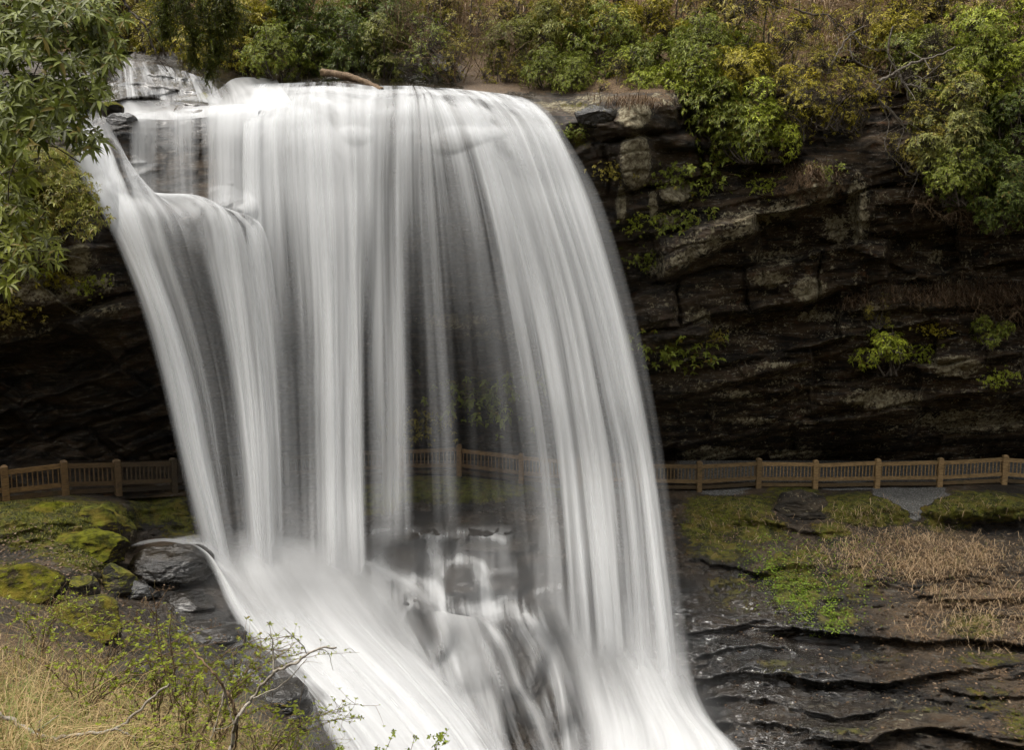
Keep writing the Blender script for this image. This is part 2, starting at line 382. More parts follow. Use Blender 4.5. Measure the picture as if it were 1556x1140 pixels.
def seg_d(u, v, a, b):
    ax, ay = a; bx, by = b; L2 = (bx - ax) ** 2 + (by - ay) ** 2
    t = ((u - ax) * (bx - ax) + (v - ay) * (by - ay)) / L2; tc = np.clip(t, 0, 1)
    L = math.sqrt(L2); s = ((v - ay) * (bx - ax) - (u - ax) * (by - ay)) / L
    return s, t, np.hypot(u - ax - tc * (bx - ax), v - ay - tc * (by - ay))
LEDGES = [((985,430),(1262,296),85,10,1.25),((1000,612),(1330,520),40,7,.6),((1030,566),(1350,498),30,6,.45),((990,690),(1300,612),50,8,.7),((1290,474),(1640,452),46,9,.9),
          ((1180,655),(1600,596),40,8,.55),((1250,690),(1640,652),34,7,.5),((1000,520),(1220,470),30,7,.5),((1240,352),(1420,430),36,8,.6),((1300,560),(1560,536),30,7,.5),
          ((-60,486),(205,438),46,9,.8),((-60,560),(240,470),40,8,.5),((-40,640),(230,545),50,8,.4),((900,205),(1010,190),26,6,.5),((860,185),(960,192),18,6,.4),((1000,215),(1180,235),40,8,.7),
          ((620,520),(800,505),40,8,.5),((560,430),(800,500),40,8,.4),((640,640),(850,600),40,8,.5),((190,112),(340,120),10,3,.35),((190,128),(340,140),12,3,.35),((205,146),(330,160),12,3,.35)]
def cliff_depth(u, v):
    Y = cl_f(u, v)
    p = P(u, v, Y); X, Z = p[..., 0], p[..., 2]
    dip = np.where(X < -8, 0.36, 0.2); a = X * np.cos(dip) + Z * np.sin(dip); b = -X * np.sin(dip) + Z * np.cos(dip)
    wb = b + 0.55 * fbm(X * .35, Z * .35, 3, 4); wa = a + 0.5 * fbm(X * .4, Z * .5, 9, 4)
    wet_crest = np.maximum(blob(u, v, 560, 155, 300, 62, 4), blob(u, v, 280, 300, 120, 40, 4))
    k = 1 - 0.85 * wet_crest
    v1, e1 = blocks(wa, wb, 1.7, 3.4, 1); v2, e2 = blocks(wa + 5, wb * 1.02 + 1.3, 0.6, 1.5, 40)
    tl = .35 * (fbm(X * .5, Z * .2, 12, 2)) * (wb - np.floor(wb / 1.7) * 1.7)
    cl = 1 - np.clip(1.25 * blob(u, v, 560, 165, 340, 95, 4), 0, 1)
    D = cl * ((1.35 * (v1 - 0.5) + tl) * sstep(0, .14, e1) + 0.34 * (v2 - 0.5) * sstep(0, .07, e2))
    D += 0.55 * fbm(a * .22, b * .5, 1, 5) + 0.10 * ridged(a * .9, b * 2.2, 4, 4) + 0.07 * fbm(X * 3.5, Z * 4.5, 2, 3)
    for A, B, up, dn, amp in LEDGES:
        wob = 9 * fbm(u / 60.0, v / 300.0, int(A[0]) % 200, 3)
        s, t, _ = seg_d(u, v + wob, A, B)
        D += amp * sstep(-up, 0, s) * (1 - sstep(0, dn, s)) * sstep(-.08, .1, t) * (1 - sstep(.9, 1.1, t)) * (0.7 + .5 * fbm(u / 40.0, v / 200.0, 7, 2))
    for (cu, cv, ru, rv, h) in [(962,176,30,22,.8),(966,245,26,46,.9),(1027,292,30,20,.7),(1302,310,26,60,.6),(1240,275,30,18,.5),(945,310,10,30,.4),(120,392,26,30,.5),(1230,440,34,22,.5),
                                (1450,556,50,22,.6),(1340,608,70,22,.4),(60,250,90,60,.5),(240,120,60,22,.4)]:
        D += .7 * h * blob(u + 6 * fbm(u / 18., v / 18., 3, 3), v + 6 * fbm(u / 18., v / 18., 6, 3), cu, cv, ru, rv, 7)
    return Y - D * k, p, k
nu, nv = 1180, 400
uu, vv = np.meshgrid(np.linspace(-340, 1940, nu), np.linspace(78, 772, nv))
CY, cp0, ck = cliff_depth(uu, vv)
def blur(A, n):
    for ax in (0, 1):
        q = np.cumsum(np.concatenate([np.repeat(np.take(A, [0], ax), n + 1, ax), A, np.repeat(np.take(A, [-1], ax), n, ax)], ax), ax)
        L = A.shape[ax]; A = (np.take(q, np.arange(2 * n + 1, 2 * n + 1 + L), ax) - np.take(q, np.arange(L), ax)) / (2 * n + 1)
    return A
CB = blur(blur(CY, 9), 9)
Vc = P(uu, vv, CY)
me = mesh_np('cliff', Vc, grid_quads(nv, nu))
lich = np.zeros_like(uu)
for (cu, cv, ru, rv, a) in [(965,175,26,22,1.),(966,245,24,46,1.05),(1027,290,26,20,.95),(944,310,9,30,.8),(992,312,8,26,.8),(1016,335,22,9,.7),(1304,320,20,60,.62),(1245,290,30,26,.6),(1230,440,28,22,.7),
                           (1170,425,36,14,.6),(1340,606,70,18,.62),(1450,556,46,18,.7),(120,392,18,28,.85),(45,445,34,16,.7),(690,488,60,14,.55),(1075,690,50,14,.62),(1190,690,120,8,.55),(1480,640,110,22,.55),
                           (1140,640,60,8,.5),(1060,480,24,14,.55),(1270,350,24,30,.6),(1330,470,30,14,.5),(1420,390,20,14,.5),(1120,600,40,8,.5),(1190,555,60,7,.5),(760,510,60,10,.5),(850,160,60,10,.5),(1240,480,40,12,.55),(60,432,120,34,.55),(140,470,60,16,.45),(30,500,60,20,.42),(90,395,70,22,.5),(1010,150,40,12,.45)]:  # lichen; the broad left-wall patches also paint in light on the rock
    lich = np.maximum(lich, 1.12 * a * blob(uu, vv, cu, cv, ru, rv, 5))
s_, t_, d_ = seg_d(uu, vv, (1000, 410), (1255, 285)); lich = np.maximum(lich, .62 * np.exp(-(d_ / 22) ** 2))
moss = np.zeros_like(uu)
for (cu, cv, ru, rv, a) in [(70,285,110,75,.95),(0,240,100,60,.8),(160,165,22,12,.9),(880,212,30,20,.5),(1030,535,50,22,.55),(1080,262,60,12,.45),(740,600,80,40,.55),(640,640,60,20,.45),(880,160,50,8,.5),
                           (1040,330,50,20,.4),(960,340,40,20,.45),(700,740,160,30,.7),(310,146,8,8,.8),(1230,250,40,16,.4),(1000,390,40,20,.35)]:
    moss = np.maximum(moss, a * blob(uu, vv, cu, cv, ru, rv, 3))
soil = np.maximum(.85 * sstep(152, 132, vv) * sstep(640, 740, uu), 0.55 * blob(uu, vv, 1230, 285, 80, 40, 3))
soil = np.maximum(soil, .45 * blob(uu, vv, 1460, 452, 160, 28, 3)); soil = np.maximum(soil, .62 * blob(uu, vv, 980, 150, 70, 10, 3))
for cu, cv, ru, rv, a in [(880,168,26,9,.6),(905,150,40,8,.5),(1140,330,60,26,.5),(1180,390,50,22,.5),(1060,370,40,16,.5)]: lich = np.maximum(lich, a * blob(uu, vv, cu, cv, ru, rv, 4))
lich = np.maximum(lich, (.27 + .2 * fbm(uu / 90., vv / 40., 8, 3)) * sstep(930, 1010, uu) * sstep(200, 300, vv))
attr(me, 'lichen', lich); attr(me, 'moss', moss); attr(me, 'soil', soil); attr(me, 'gravel', uu * 0)
wet = .40 + .6 * blob(uu, vv, 400, 150, 420, 70, 4) * sstep(860, 800, uu) - .2 * sstep(1000, 1200, uu) - .1 * blob(uu, vv, 60, 420, 120, 70)
attr(me, 'wet', wet)
M_CLIFF = rock_mat('cliff rock', C(0.009, 0.0075, 0.0058), C(0.074, 0.05, 0.029), 0.22, streak=.2, wetdark=.35)
tag(obj('cliff', me, M_CLIFF), kind='structure')

# hillside above the falls
hu, hv = np.meshgrid(np.linspace(-500, 2100, 240), np.linspace(-520, 175, 120))
HY = 37.5 + (150 - hv) * 0.034 - 3.0 * sstep(850, 1150, hu) - 2.5 * sstep(150, -50, hu)
hp = P(hu, hv, HY); HY = HY - 0.8 * fbm(hp[..., 0] * .25, hp[..., 2] * .3, 2, 5)
me = mesh_np('hillside', P(hu, hv, HY), grid_quads(*hu.shape))
attr(me, 'lichen', hu * 0); attr(me, 'moss', .38 + .3 * fbm(hu / 90., hv / 60., 4, 4)); attr(me, 'soil', hu * 0 + .85); attr(me, 'gravel', hu * 0); attr(me, 'wet', hu * 0)
M_HILL = rock_mat('forest floor', C(0.02, 0.014, 0.008), C(0.06, 0.04, 0.022), 0.0)
tag(obj('hillside', me, M_HILL), kind='structure')

# unseen far slope of the gorge behind the viewpoint, added to block low sky light
ou, ov = np.meshgrid(np.linspace(-1, 1, 60), np.linspace(0, 1, 40))
oA = np.pi * (1.5 + .62 * ou); oR = 16 + 26 * ov; oz = -9 + 30 * ov ** .8
oV = np.stack([oR * np.cos(oA) * 1.6, 6 + oR * np.sin(oA), oz], -1); oV[..., 2] += 1.6 * fbm(oV[..., 0] * .2, oV[..., 1] * .2, 3, 4)
me = mesh_np('gorge_slope_blocker', oV, grid_quads(40, 60))
attr(me, 'moss', ou * 0 + .5); attr(me, 'soil', ou * 0 + .5)
for a_ in ('lichen', 'gravel', 'wet'): attr(me, a_, ou * 0)
tag(obj('gorge_slope_blocker', me, M_HILL), kind='structure')

# ------------------------------------------------------------------ ground in front of the wall
GR = [(0,850,22.3),(150,840,24.0),(100,800,25.5),(200,830,26.4),(0,805,24.6),(0,920,17),(130,900,21),(200,900,23),(250,865,24.6),(320,900,23.6),(0,1000,11.5),(100,1000,14),(200,1010,16.5),(300,1000,18.8),(380,990,20.6),
      (0,1140,6.2),(150,1140,7.2),(300,1140,9.5),(400,1100,13.5),(470,1140,15.8),(0,1270,4.4),(300,1270,6.6),(500,1270,12.5),(-350,850,19),(-350,1000,10),(-350,1140,5.6),(-350,1270,4),(-350,780,23.5),
      (550,800,30.2),(700,800,30.0),(850,800,29.6),(300,800,28.2),(420,800,29.2),(400,870,26.6),(450,900,25.4),(600,870,27.2),(750,870,27.2),(850,900,27),(550,1000,23.6),(700,950,25),(850,985,25.4),(450,980,22.6),(520,1060,20.2),
      (600,1140,19),(750,1140,19.4),(900,1140,21.4),(1060,1140,22.4),(700,1270,16.3),(1000,1270,17.6),(1100,800,31.4),(1300,790,31.5),(1500,800,31.2),
      (1100,860,29.2),(1300,850,29.6),(1500,850,29.4),(1100,950,26),(1300,940,26.6),(1500,930,27.2),(1100,1050,23.6),(1300,1050,23.2),(1500,1040,23.6),(1100,1140,21.2),(1300,1140,20),(1556,1140,20.4),(1300,1270,16.6),(1800,1270,17.5),
      (1800,1000,25),(1800,850,29),(0,720,30),(200,715,32),(500,702,36),(900,702,37.4),(1300,702,37.6),(1700,702,37)] + [tuple(q) for q in FENCE]
gr_f = tps(GR)
LUMPS = [(615,842,26,34,.9),(705,882,34,36,1.1),(768,880,34,30,.9),(645,960,46,52,1.1),(560,930,40,40,.8),(700,985,60,60,1.0),(790,985,44,70,1.2),(640,905,30,24,.6),(730,1080,70,80,.7),(850,930,60,40,.8),(600,812,60,14,.5),
         (700,812,90,12,.5),(840,1050,40,60,.7),(1000,1010,70,50,.5),(560,1010,40,40,.5),(650,1050,40,40,.5),(760,820,70,20,.5)]
BANK = [([1170,1213,1270,1337,1404,1470,1600],[957,955,962,968,976,970,985],46,.8),([1190,1250,1287,1337,1370,1424,1480],[1022,1038,1034,1039,1034,1022,1016],46,.85),([1215,1270,1313,1350],[1078,1090,1086,1076],34,.6),
        ([1240,1320,1347,1414,1481,1531,1640],[1122,1129,1112,1104,1118,1131,1136],40,.9),([1066,1080,1120,1150,1175],[850,857,860,870,872],22,.5),([1040,1059,1120,1150,1180],[962,960,951,941,944],24,.4),([1050,1086,1146,1196,1215],[1000,990,978,984,996],24,.4),
        ([1070,1086,1130,1196,1230],[1030,1027,1020,1027,1034],30,.5),([1060,1100,1160,1210],[1066,1058,1062,1072],28,.4),([1080,1130,1190,1240],[1100,1096,1100,1112],28,.4),([1430,1500,1600],[1046,1060,1056],30,.5),([1160,1215,1275],[790,806,808],20,.4),([1380,1450,1600],[900,912,905],24,.3),([1190,1240,1300,1400],[1165,1172,1168,1180],40,.8)]
def ground_depth(u, v):
    Y = gr_f(u, v); p = P(u, v, Y); X, Z = p[..., 0], p[..., 2]
    rk = sstep(1000, 1060, u) * sstep(820, 900, v); near = sstep(5, 26, Y)
    wv = v + 14 * fbm(u / 80., v / 40., 4, 3)
    D = rk * (0.24 * ridged(u / 95., wv / 19., 3, 5) + .12 * ridged(u / 34., wv / 8., 7, 3) + .5 * fbm(u / 110., v / 45., 6, 4))
    for bu, bv, up, amp in BANK:
        s = v - np.interp(u, bu, bv) + 5 * fbm(u / 26., v / 80., int(bv[0]) % 90, 3); e = (bu[-1] - bu[0]) * .12
        D += amp * sstep(-up, 0, s) * (1 - sstep(0, 6, s)) * sstep(bu[0] - e, bu[0] + e, u) * sstep(bu[-1] + e, bu[-1] - e, u) * (.75 + .5 * fbm(u / 40., v / 200., 5, 2))
    D += near * (0.5 * fbm(X * .5, v / 60., 3, 5) + .28 * ridged(X * .9, v / 22., 7, 4)) * (1 - .5 * rk) * sstep(742, 775, v) * (1 - .8 * blob(u, v, 730, 960, 190, 170, 4))
    for cu, cv, ru, rv, h in LUMPS:
        rr_ = ((u - cu + 16 * fbm(u / 45., v / 45., 4, 4)) / ru) ** 2 + ((v - cv + 12 * fbm(u / 40., v / 40., 9, 4)) / rv) ** 2; D += .8 * h * np.clip(1.35 - rr_, 0, 1) ** .7 * (.9 + .3 * fbm(u / 30., v / 22., int(cu) % 80, 3))
    # moss hummocks under the rail
    for cu, cv, ru, rv, h in [(1310,768,70,22,.8),(1480,768,80,24,.9),(1130,775,50,18,.5),(1200,748,50,8,.3),(90,778,110,24,1.1),(30,806,90,26,.9),(120,840,70,40,.8),(40,870,80,24,.6),(1190,850,60,20,.5),(1400,850,150,40,.5),(1215,905,50,40,.4),(680,748,120,14,.7)]:
        D += h * blob(u, v, cu, cv, ru, rv, 3)
    D -= .9 * blob(u, v + 8 * fbm(u / 40., v / 40., 3, 3), 1500, 803, 120, 15, 2) * sstep(1360, 1440, u)
    return Y - D
nu, nv = 1150, 330
gu, gv = np.meshgrid(np.linspace(-340, 1900, nu), 700 + (np.linspace(0, 1, nv) ** 1.0) * 560)
GY = ground_depth(gu, gv)
me = mesh_np('ground', P(gu, gv, GY), grid_quads(nv, nu))
moss = np.zeros_like(gu)
for cu, cv, ru, rv, a in [(1100,772,70,28,.95),(1070,805,50,30,.8),(1150,806,60,26,.75),(1330,778,90,26,1.),(1265,806,40,18,.7),(1500,772,120,24,1.),(1440,800,60,14,.6),(1215,850,70,30,.6),(1500,1000,90,20,.55),(1290,1110,60,10,.55),(1550,1100,40,40,.6),(1180,1008,40,8,.55),(80,800,130,60,.8),(20,870,70,30,.6),(1100,830,70,40,.62),(1420,790,60,20,.6),(1330,1000,90,14,.45),(1290,880,80,60,.5),(1110,900,60,40,.5),(120,790,110,34,1.),(30,775,100,22,.9),(130,840,60,34,1.05),(240,770,60,40,.75),(280,800,50,40,.6),(680,745,150,24,1.),(560,760,60,30,.8),(1310,770,80,26,1.),(1480,765,90,22,1.),(1130,770,60,24,.9),(1210,745,50,10,.85),
                          (1215,890,44,46,.9),(1190,860,60,30,.6),(1270,940,40,24,.7),(1480,950,60,30,.65),(1090,790,70,30,.75),(60,900,80,40,.55),(1500,1060,60,40,.5),(1190,1020,60,10,.5),(1400,1080,50,10,.5),(1150,930,90,20,.42),(870,750,70,20,.6),(330,1000,90,20,.4),(400,1060,60,30,.42),(150,1000,120,60,.35)]:
    moss = np.maximum(moss, a * blob(gu, gv, cu, cv, ru, rv, 3))
soil = np.maximum(.62 * blob(gu, gv, 1390, 850, 170, 50, 4), .6 * blob(gu, gv, 30, 850, 110, 50, 4))
soil = np.maximum(soil, .58 * blob(gu, gv, 1480, 950, 170, 120, 4)); soil = np.maximum(soil, .66 * blob(gu, gv, 0, 1080, 330, 130, 4)); soil = np.maximum(soil, .62 * blob(gu, gv, 1110, 800, 100, 40, 4))
soil = np.maximum(soil, .56 * blob(gu, gv, 1540, 1080, 90, 70, 4)); soil = np.maximum(soil, .8 * sstep(300, 100, gu) * sstep(900, 1000, gv))
hw = 50 * (1 - sstep(744, 778, gv)) + 10 + 8 * fbm(gu / 20., gv / 12., 2, 3)
grav = sstep(6, -6, np.abs(gu - 1382 - .2 * (gv - 745) + 16 * fbm(gu / 28., gv / 9., 4, 3)) - hw) * sstep(796, 786, gv) * sstep(738, 744, gv)
grav = np.maximum(grav, .75 * blob(gu, gv, 1098, 748, 44, 7, 4)); grav = np.maximum(grav, .8 * blob(gu, gv, 1290, 741, 60, 5, 4)); grav = np.maximum(grav, sstep(738, 728, gv) * sstep(1000, 1060, gu))
moss = np.maximum(moss, (.5 + .35 * fbm(gu / 50., gv / 14., 6, 3)) * sstep(1030, 1060, gu) * sstep(742, 752, gv) * sstep(812, 780, gv))
moss *= (1 - .9 * grav)
attr(me, 'moss', moss); attr(me, 'soil', soil * (1 - .9 * np.clip(moss, 0, 1)) * (1 - grav)); attr(me, 'gravel', grav); attr(me, 'lichen', .3 * blob(gu, gv, 1300, 1090, 200, 60, 4))
wet = .45 + .55 * blob(gu, gv, 1130, 1040, 220, 160, 4) + .4 * blob(gu, gv, 700, 950, 350, 200, 4) + .3 * blob(gu, gv, 320, 940, 130, 60, 4)
attr(me, 'wet', np.clip(wet * (1 - .8 * grav), 0, 1))
M_GROUND = rock_mat('wet rock ground', C(0.012, 0.0095, 0.007), C(0.082, 0.056, 0.032), 0.08, bump=0.9, streak=.13)
tag(obj('ground', me, M_GROUND), kind='structure')
def depth_at(grid_u, grid_v, grid_Y, u, v):
    """bilinear look-up of a depth grid"""
    u0, u1 = grid_u[0, 0], grid_u[0, -1]; v0, v1 = grid_v[0, 0], grid_v[-1, 0]
    nr, nc = grid_u.shape
    x = np.clip((np.asarray(u, float) - u0) / (u1 - u0) * (nc - 1), 0, nc - 1.001); y = np.clip((np.asarray(v, float) - v0) / (v1 - v0) * (nr - 1), 0, nr - 1.001)
    i, j = x.astype(int), y.astype(int); fx, fy = x - i, y - j
    g = grid_Y
    return (g[j, i] * (1 - fx) + g[j, i + 1] * fx) * (1 - fy) + (g[j + 1, i] * (1 - fx) + g[j + 1, i + 1] * fx) * fy
gdep = lambda u, v: depth_at(gu, gv, GY, u, v)
cdep = lambda u, v: depth_at(uu, vv, CY, u, v)
csm = lambda u, v: depth_at(uu, vv, CB, u, v)

# gravel path behind the rail
fp = spline(P(FENCE[:, 0], FENCE[:, 1], FENCE[:, 2]), 160)
tg = np.gradient(fp, axis=0); tg[:, 2] = 0; tg /= np.linalg.norm(tg, axis=1)[:, None]
nrm = np.stack([-tg[:, 1], tg[:, 0], tg[:, 2] * 0], -1)
ac = np.linspace(-0.25, 4.2, 18)
pv = fp[:, None] + nrm[:, None] * ac[None, :, None]
pv[..., 2] += 0.02 + .03 * fbm(pv[..., 0] * 1.5, pv[..., 1] * 1.5, 0, 3) - 0.12 * sstep(.1, -.25, ac)[None]
me = mesh_np('path', pv, grid_quads(160, 18)[:, ::-1])
for a_ in ('moss', 'soil', 'lichen', 'wet'): attr(me, a_, pv[..., 0] * 0 + (.1 if a_ == 'wet' else 0))
attr(me, 'gravel', sstep(-2, 3, pv[..., 0]))
tag(obj('path', me, M_GROUND), kind='structure')
# ------------------------------------------------------------------ water
def sheet(name, guides, mat, parent, ns=160, nt=260, off=0.0, seed=0, dens=None, rough=0.12, hug=None, wob=6.0, edge=(1, 1), gain=1.0, lenscale=1.0, top=0.0, fade=.999):
    """veil between guide streamlines (lists of (u, v, Y)), cover given per guide along its length; a rippled, folded sheet of real depth"""
    g = []
    for q in guides:
        q = np.array(q, float); g.append(spline(q, nt))
    g = np.array(g)                                           # guide, t, 3
    s = np.linspace(0, len(g) - 1, ns)
    A = np.stack([spline(g[:, t], ns) if len(g) > 2 else spline(g[:, t], ns) for t in range(nt)], 0) if False else None
    k = np.clip(s.astype(int), 0, len(g) - 2); x = (s - k)[:, None, None]
    km, kp = np.maximum(k - 1, 0), np.minimum(k + 2, len(g) - 1)
    p0, p1, p2, p3 = g[km], g[k], g[k + 1], g[kp]
    G = p1 + 0.5 * x * (p2 - p0 + x * (2*p0 - 5*p1 + 4*p2 - p3 + x * (3*(p1 - p2) + p3 - p0)))   # s, t, 3
    u, v, Y = G[..., 0], G[..., 1], G[..., 2]
    if hug is not None: Y = np.minimum(Y, hug(u, v))
    P0 = P(u, v, Y)
    W = np.concatenate([[0], np.cumsum(np.linalg.norm(np.diff(P0[:, nt // 3], axis=0), axis=1))])      # metres across
    L = np.concatenate([np.zeros((ns, 1)), np.cumsum(np.linalg.norm(np.diff(P0, axis=1), axis=2), axis=1)], 1) * lenscale
    Wg = np.broadcast_to(W[:, None], L.shape); T = np.broadcast_to(np.linspace(0, 1, nt)[None], L.shape)
    amp = rough * sstep(0.1, .55, T)
    Y = Y - off * sstep(0.02, .4, T) - amp * fbm(Wg * 1.3 + seed * 3.1, L * .05, seed, 4) * 2 - .1 * amp * fbm(Wg * 6 + seed, L * .08, seed + 3, 2)
    u = u + wob * sstep(.1, .8, T) * fbm(Wg * .8 + seed * 7, L * .06, seed + 1, 3)
    V = P(u, v, Y)
    me = mesh_np(name, V, grid_quads(ns, nt)[:, ::-1])
    D = np.array([np.interp(np.linspace(0, 1, nt), np.linspace(0, 1, len(d)), d) for d in dens])
    xs = sstep(0, 1, (s - k))[:, None]
    D = D[k] * (1 - xs) + D[k + 1] * xs
    D = np.clip(D * 1.04 - .04, 0, 1) * sstep(1.0, fade, T)
    D = D * np.clip(1 - top * (1 - sstep(.12, .3 + .12 * (top > 1.2), T)) * sstep(-.1, .35, fbm(Wg * (.55 if top < 1.2 else 1.1) + seed * (top < 1.2), L * .5, 2, 4)) * .55, 0, 1)
    D = np.clip(1 - (1 - np.clip(D * gain, 0, .992)) ** 0.42, 0, 1)
    attr(me, 'dens', D); vert_uv(me, 'flow', np.stack([Wg + 13.7 * seed, L], -1))
    return obj(name, me, mat, parent)

M_W1 = water_mat('falling water fine', 1.8, 0.03, 0.56, 3.1, fine=0.26)
M_W2 = water_mat('falling water broad', 0.8, 0.024, 0.52, 8.3, fine=0.22)
M_FOAM = water_mat('white water', 0.7, 0.12, 0.3, 5.7, fine=0.3, base=(0.9, 0.905, 0.91))
M_FILM = water_mat('water film', 1.6, 0.22, 0.6, 2.2, fine=0.4)

fall = tag(empty('waterfall', P(600, 160, 31)), 'tall white waterfall pouring over the dark cliff lip in silky veils', 'waterfall', kind='structure')
def child(o, parent=fall):
    o.parent = parent; o.matrix_parent_inverse = Matrix.Translation(-Vector(parent.location)); return o
crest_hug = lambda u, v: np.where(v > 850, gdep(u, v) - .35, csm(u, np.maximum(v, 80)) - .2)
YB = [29.7, 28.9, 27.9, 26.8, 25.6]
def G_(u, top=None, dy=0.0, vend=None, uend=None):
    """main-curtain guide: u at v = back, crest, 200, 300, 450, 600, 750, end"""
    v = [128, 152, 196, 300, 450, 600, 750, vend or 890]
    if top: v[0], v[1] = top
    Y = [36.4, 31.6, 30.2, 29.6, 28.9, 28.0, 27.0, 27.0 - (v[-1] - 750) * .0118]
    return [(a, b, c - dy * sstep(180, 700, b)) for a, b, c in zip(u, v, Y)]
MAIN = [G_((385,375,370,370,384,394,402,406), (127,168)), G_((400,392,388,388,396,405,412,416), (127,165)), G_((430,424,418,420,430,440,445,448), (126,160)), G_((460,455,455,460,470,475,478,480), (125,156)), G_((490,490,494,500,505,508,510,512), (124,150), vend=900),
        G_((530,530,532,535,536,539,543,548), (126,150), vend=900), G_((562,560,560,560,558,558,560,562), (130,152), vend=850), G_((580,580,579,578,580,583,585,586), (130,151), vend=845), G_((604,604,602,601,604,608,610,611), (130,150), vend=840), G_((618,620,620,620,624,629,632,634), (130,149), vend=835), G_((632,640,646,652,662,671,677,680), (130,147), vend=830), G_((640,650,660,675,690,700,707,712), (131,146), vend=830),
        G_((650,668,690,714,738,757,770,780), (132,148), vend=850), G_((668,690,716,748,781,808,828,846), (133,148), vend=965), G_((698,722,752,788,828,856,876,900), (135,150), vend=1030), G_((728,752,786,824,868,898,921,945), (138,152), vend=1030), G_((756,780,816,854,901,936,964,990), (141,154), vend=1100),
        G_((786,808,838,880,926,960,988,1030), (146,160), vend=1130), G_((806,826,850,902,947,981,1005,1058), (150,165), vend=1160), G_((816,838,856,916,964,998,1024,1078), (154,170), vend=1180)]
MD = [[.3,.4,.5,.6,.5,.4,.3,0],[.9,.97,.97,.95,.88,.82,.75,.4],[.9,.95,.95,.55,.22,.2,.22,.2],[.9,.95,.95,.7,.4,.36,.36,.25],[.95,.99,.99,.97,.9,.86,.8,.5],
      [.9,.98,.98,.95,.88,.84,.78,.4],[.85,.82,.7,.36,.12,.08,.08,.05],[.8,.78,.68,.64,.6,.54,.48,.1],[.78,.74,.66,.66,.64,.58,.5,.08],[.76,.72,.52,.2,.07,.06,.05,.03],[.78,.72,.5,.36,.28,.24,.2,.05],[.8,.7,.34,.22,.08,.06,.05,.02],
      [.9,.97,.58,.3,.2,.16,.14,.06],[.9,.98,.95,.68,.42,.32,.3,.18],[.9,.99,.98,.95,.88,.82,.78,.5],[.85,.97,.97,.92,.84,.78,.72,.5],[.8,.95,.98,.9,.76,.66,.62,.5],
      [.6,.9,.97,.93,.86,.8,.74,.55],[.1,.14,.17,.14,.12,.11,.11,.12],[0,0,0,0,0,0,0,0]]
child(sheet('main_curtain', MAIN, M_W1, None, 420, 240, 0.0, 1, MD, .14, crest_hug, top=1.0, fade=.95))
child(sheet('main_curtain', MAIN, M_W2, None, 300, 240, 0.35, 2, MD, .2, crest_hug, 9, top=.8, fade=.95))
child(sheet('main_curtain', MAIN, M_W1, None, 300, 240, 0.7, 3, np.array(MD) * .6, .25, crest_hug, 7, top=1.0, fade=.95))
# thin curtain falling on to the left shelf
UP = [[(192,176,30.2),(193,190,29.9),(194,240,29.7),(196,298,29.4)],[(214,172,30.5),(214,186,30.1),(214,240,29.8),(215,296,29.4)],[(250,168,31.0),(250,184,30.6),(250,240,30.0),(252,292,29.4)],[(285,165,31.2),(284,184,30.6),(285,240,30.0),(288,300,29.4)],[(320,160,31.3),(318,182,30.6),(318,245,30.0),(318,312,29.4)],[(355,158,31.3),(352,184,30.5),(352,250,30.0),(352,322,29.4)],[(395,158,31.3),(390,186,30.4),(388,255,30.0),(388,332,29.4)]]
UD = [[0,0,0,0],[.55,.6,.5,.42],[.42,.45,.26,.26],[.5,.55,.38,.36],[.66,.7,.5,.46],[.75,.8,.6,.5],[.9,.92,.75,.7]]
upper_hug = lambda u, v: np.minimum(csm(u, np.maximum(v, 80)), cdep(u, np.maximum(v, 80))) - .1
for i, (m_, s_) in enumerate(((M_W1, 4), (M_W2, 5))):
    child(sheet('upper_curtain', UP, m_, None, 220, 120, .15 * i, s_, UD, .08, upper_hug, 3))
# left chute and the broad jet leaving the shelf
LB = [[(100,205,29.9),(104,240,29.2),(120,272,28.6),(150,322,28.1),(182,390,27.8),(212,470,27.4),(240,570,26.9),(266,690,26.2),(290,800,25.5),(305,870,25.1)],
      [(112,195,30.0),(130,232,29.2),(148,280,28.6),(174,332,28.1),(206,400,27.8),(236,480,27.4),(262,580,26.9),(288,695,26.2),(312,800,25.5),(330,880,25.0)],
      [(128,186,30.2),(158,225,29.3),(176,282,28.6),(198,330,28.1),(228,410,27.8),(257,490,27.4),(286,590,26.9),(308,700,26.2),(332,805,25.5),(350,890,24.9)],
      [(150,180,30.3),(172,225,29.4),(200,288,28.6),(222,330,28.1),(250,415,27.8),(280,500,27.4),(306,595,26.9),(326,700,26.2),(345,805,25.5),(362,890,24.9)],
      [(165,178,30.3),(192,240,29.4),(230,298,28.6),(252,334,28.1),(272,404,27.8),(298,490,27.4),(322,595,26.9),(338,700,26.2),(354,805,25.5),(370,890,24.9)],
      [(190,270,29.5),(220,285,29.0),(262,312,28.7),(284,338,28.2),(305,404,27.8),(330,500,27.4),(348,600,26.9),(360,700,26.2),(370,805,25.5),(382,890,24.9)],
      [(215,292,29.4),(250,294,29.0),(302,298,28.5),(330,326,28.0),(346,420,27.8),(360,510,27.4),(372,600,26.9),(382,700,26.2),(390,805,25.5),(398,890,24.9)],
      [(260,300,29.4),(300,304,29.0),(345,318,28.6),(370,350,28.1),(384,430,27.8),(396,520,27.4),(404,610,26.9),(410,700,26.2),(414,805,25.5),(418,890,24.9)],
      [(330,318,29.4),(360,322,29.1),(392,336,28.7),(408,370,28.3),(418,440,28.0),(428,520,27.6),(434,610,27.1),(438,700,26.5),(440,805,25.8),(442,890,25.2)]]
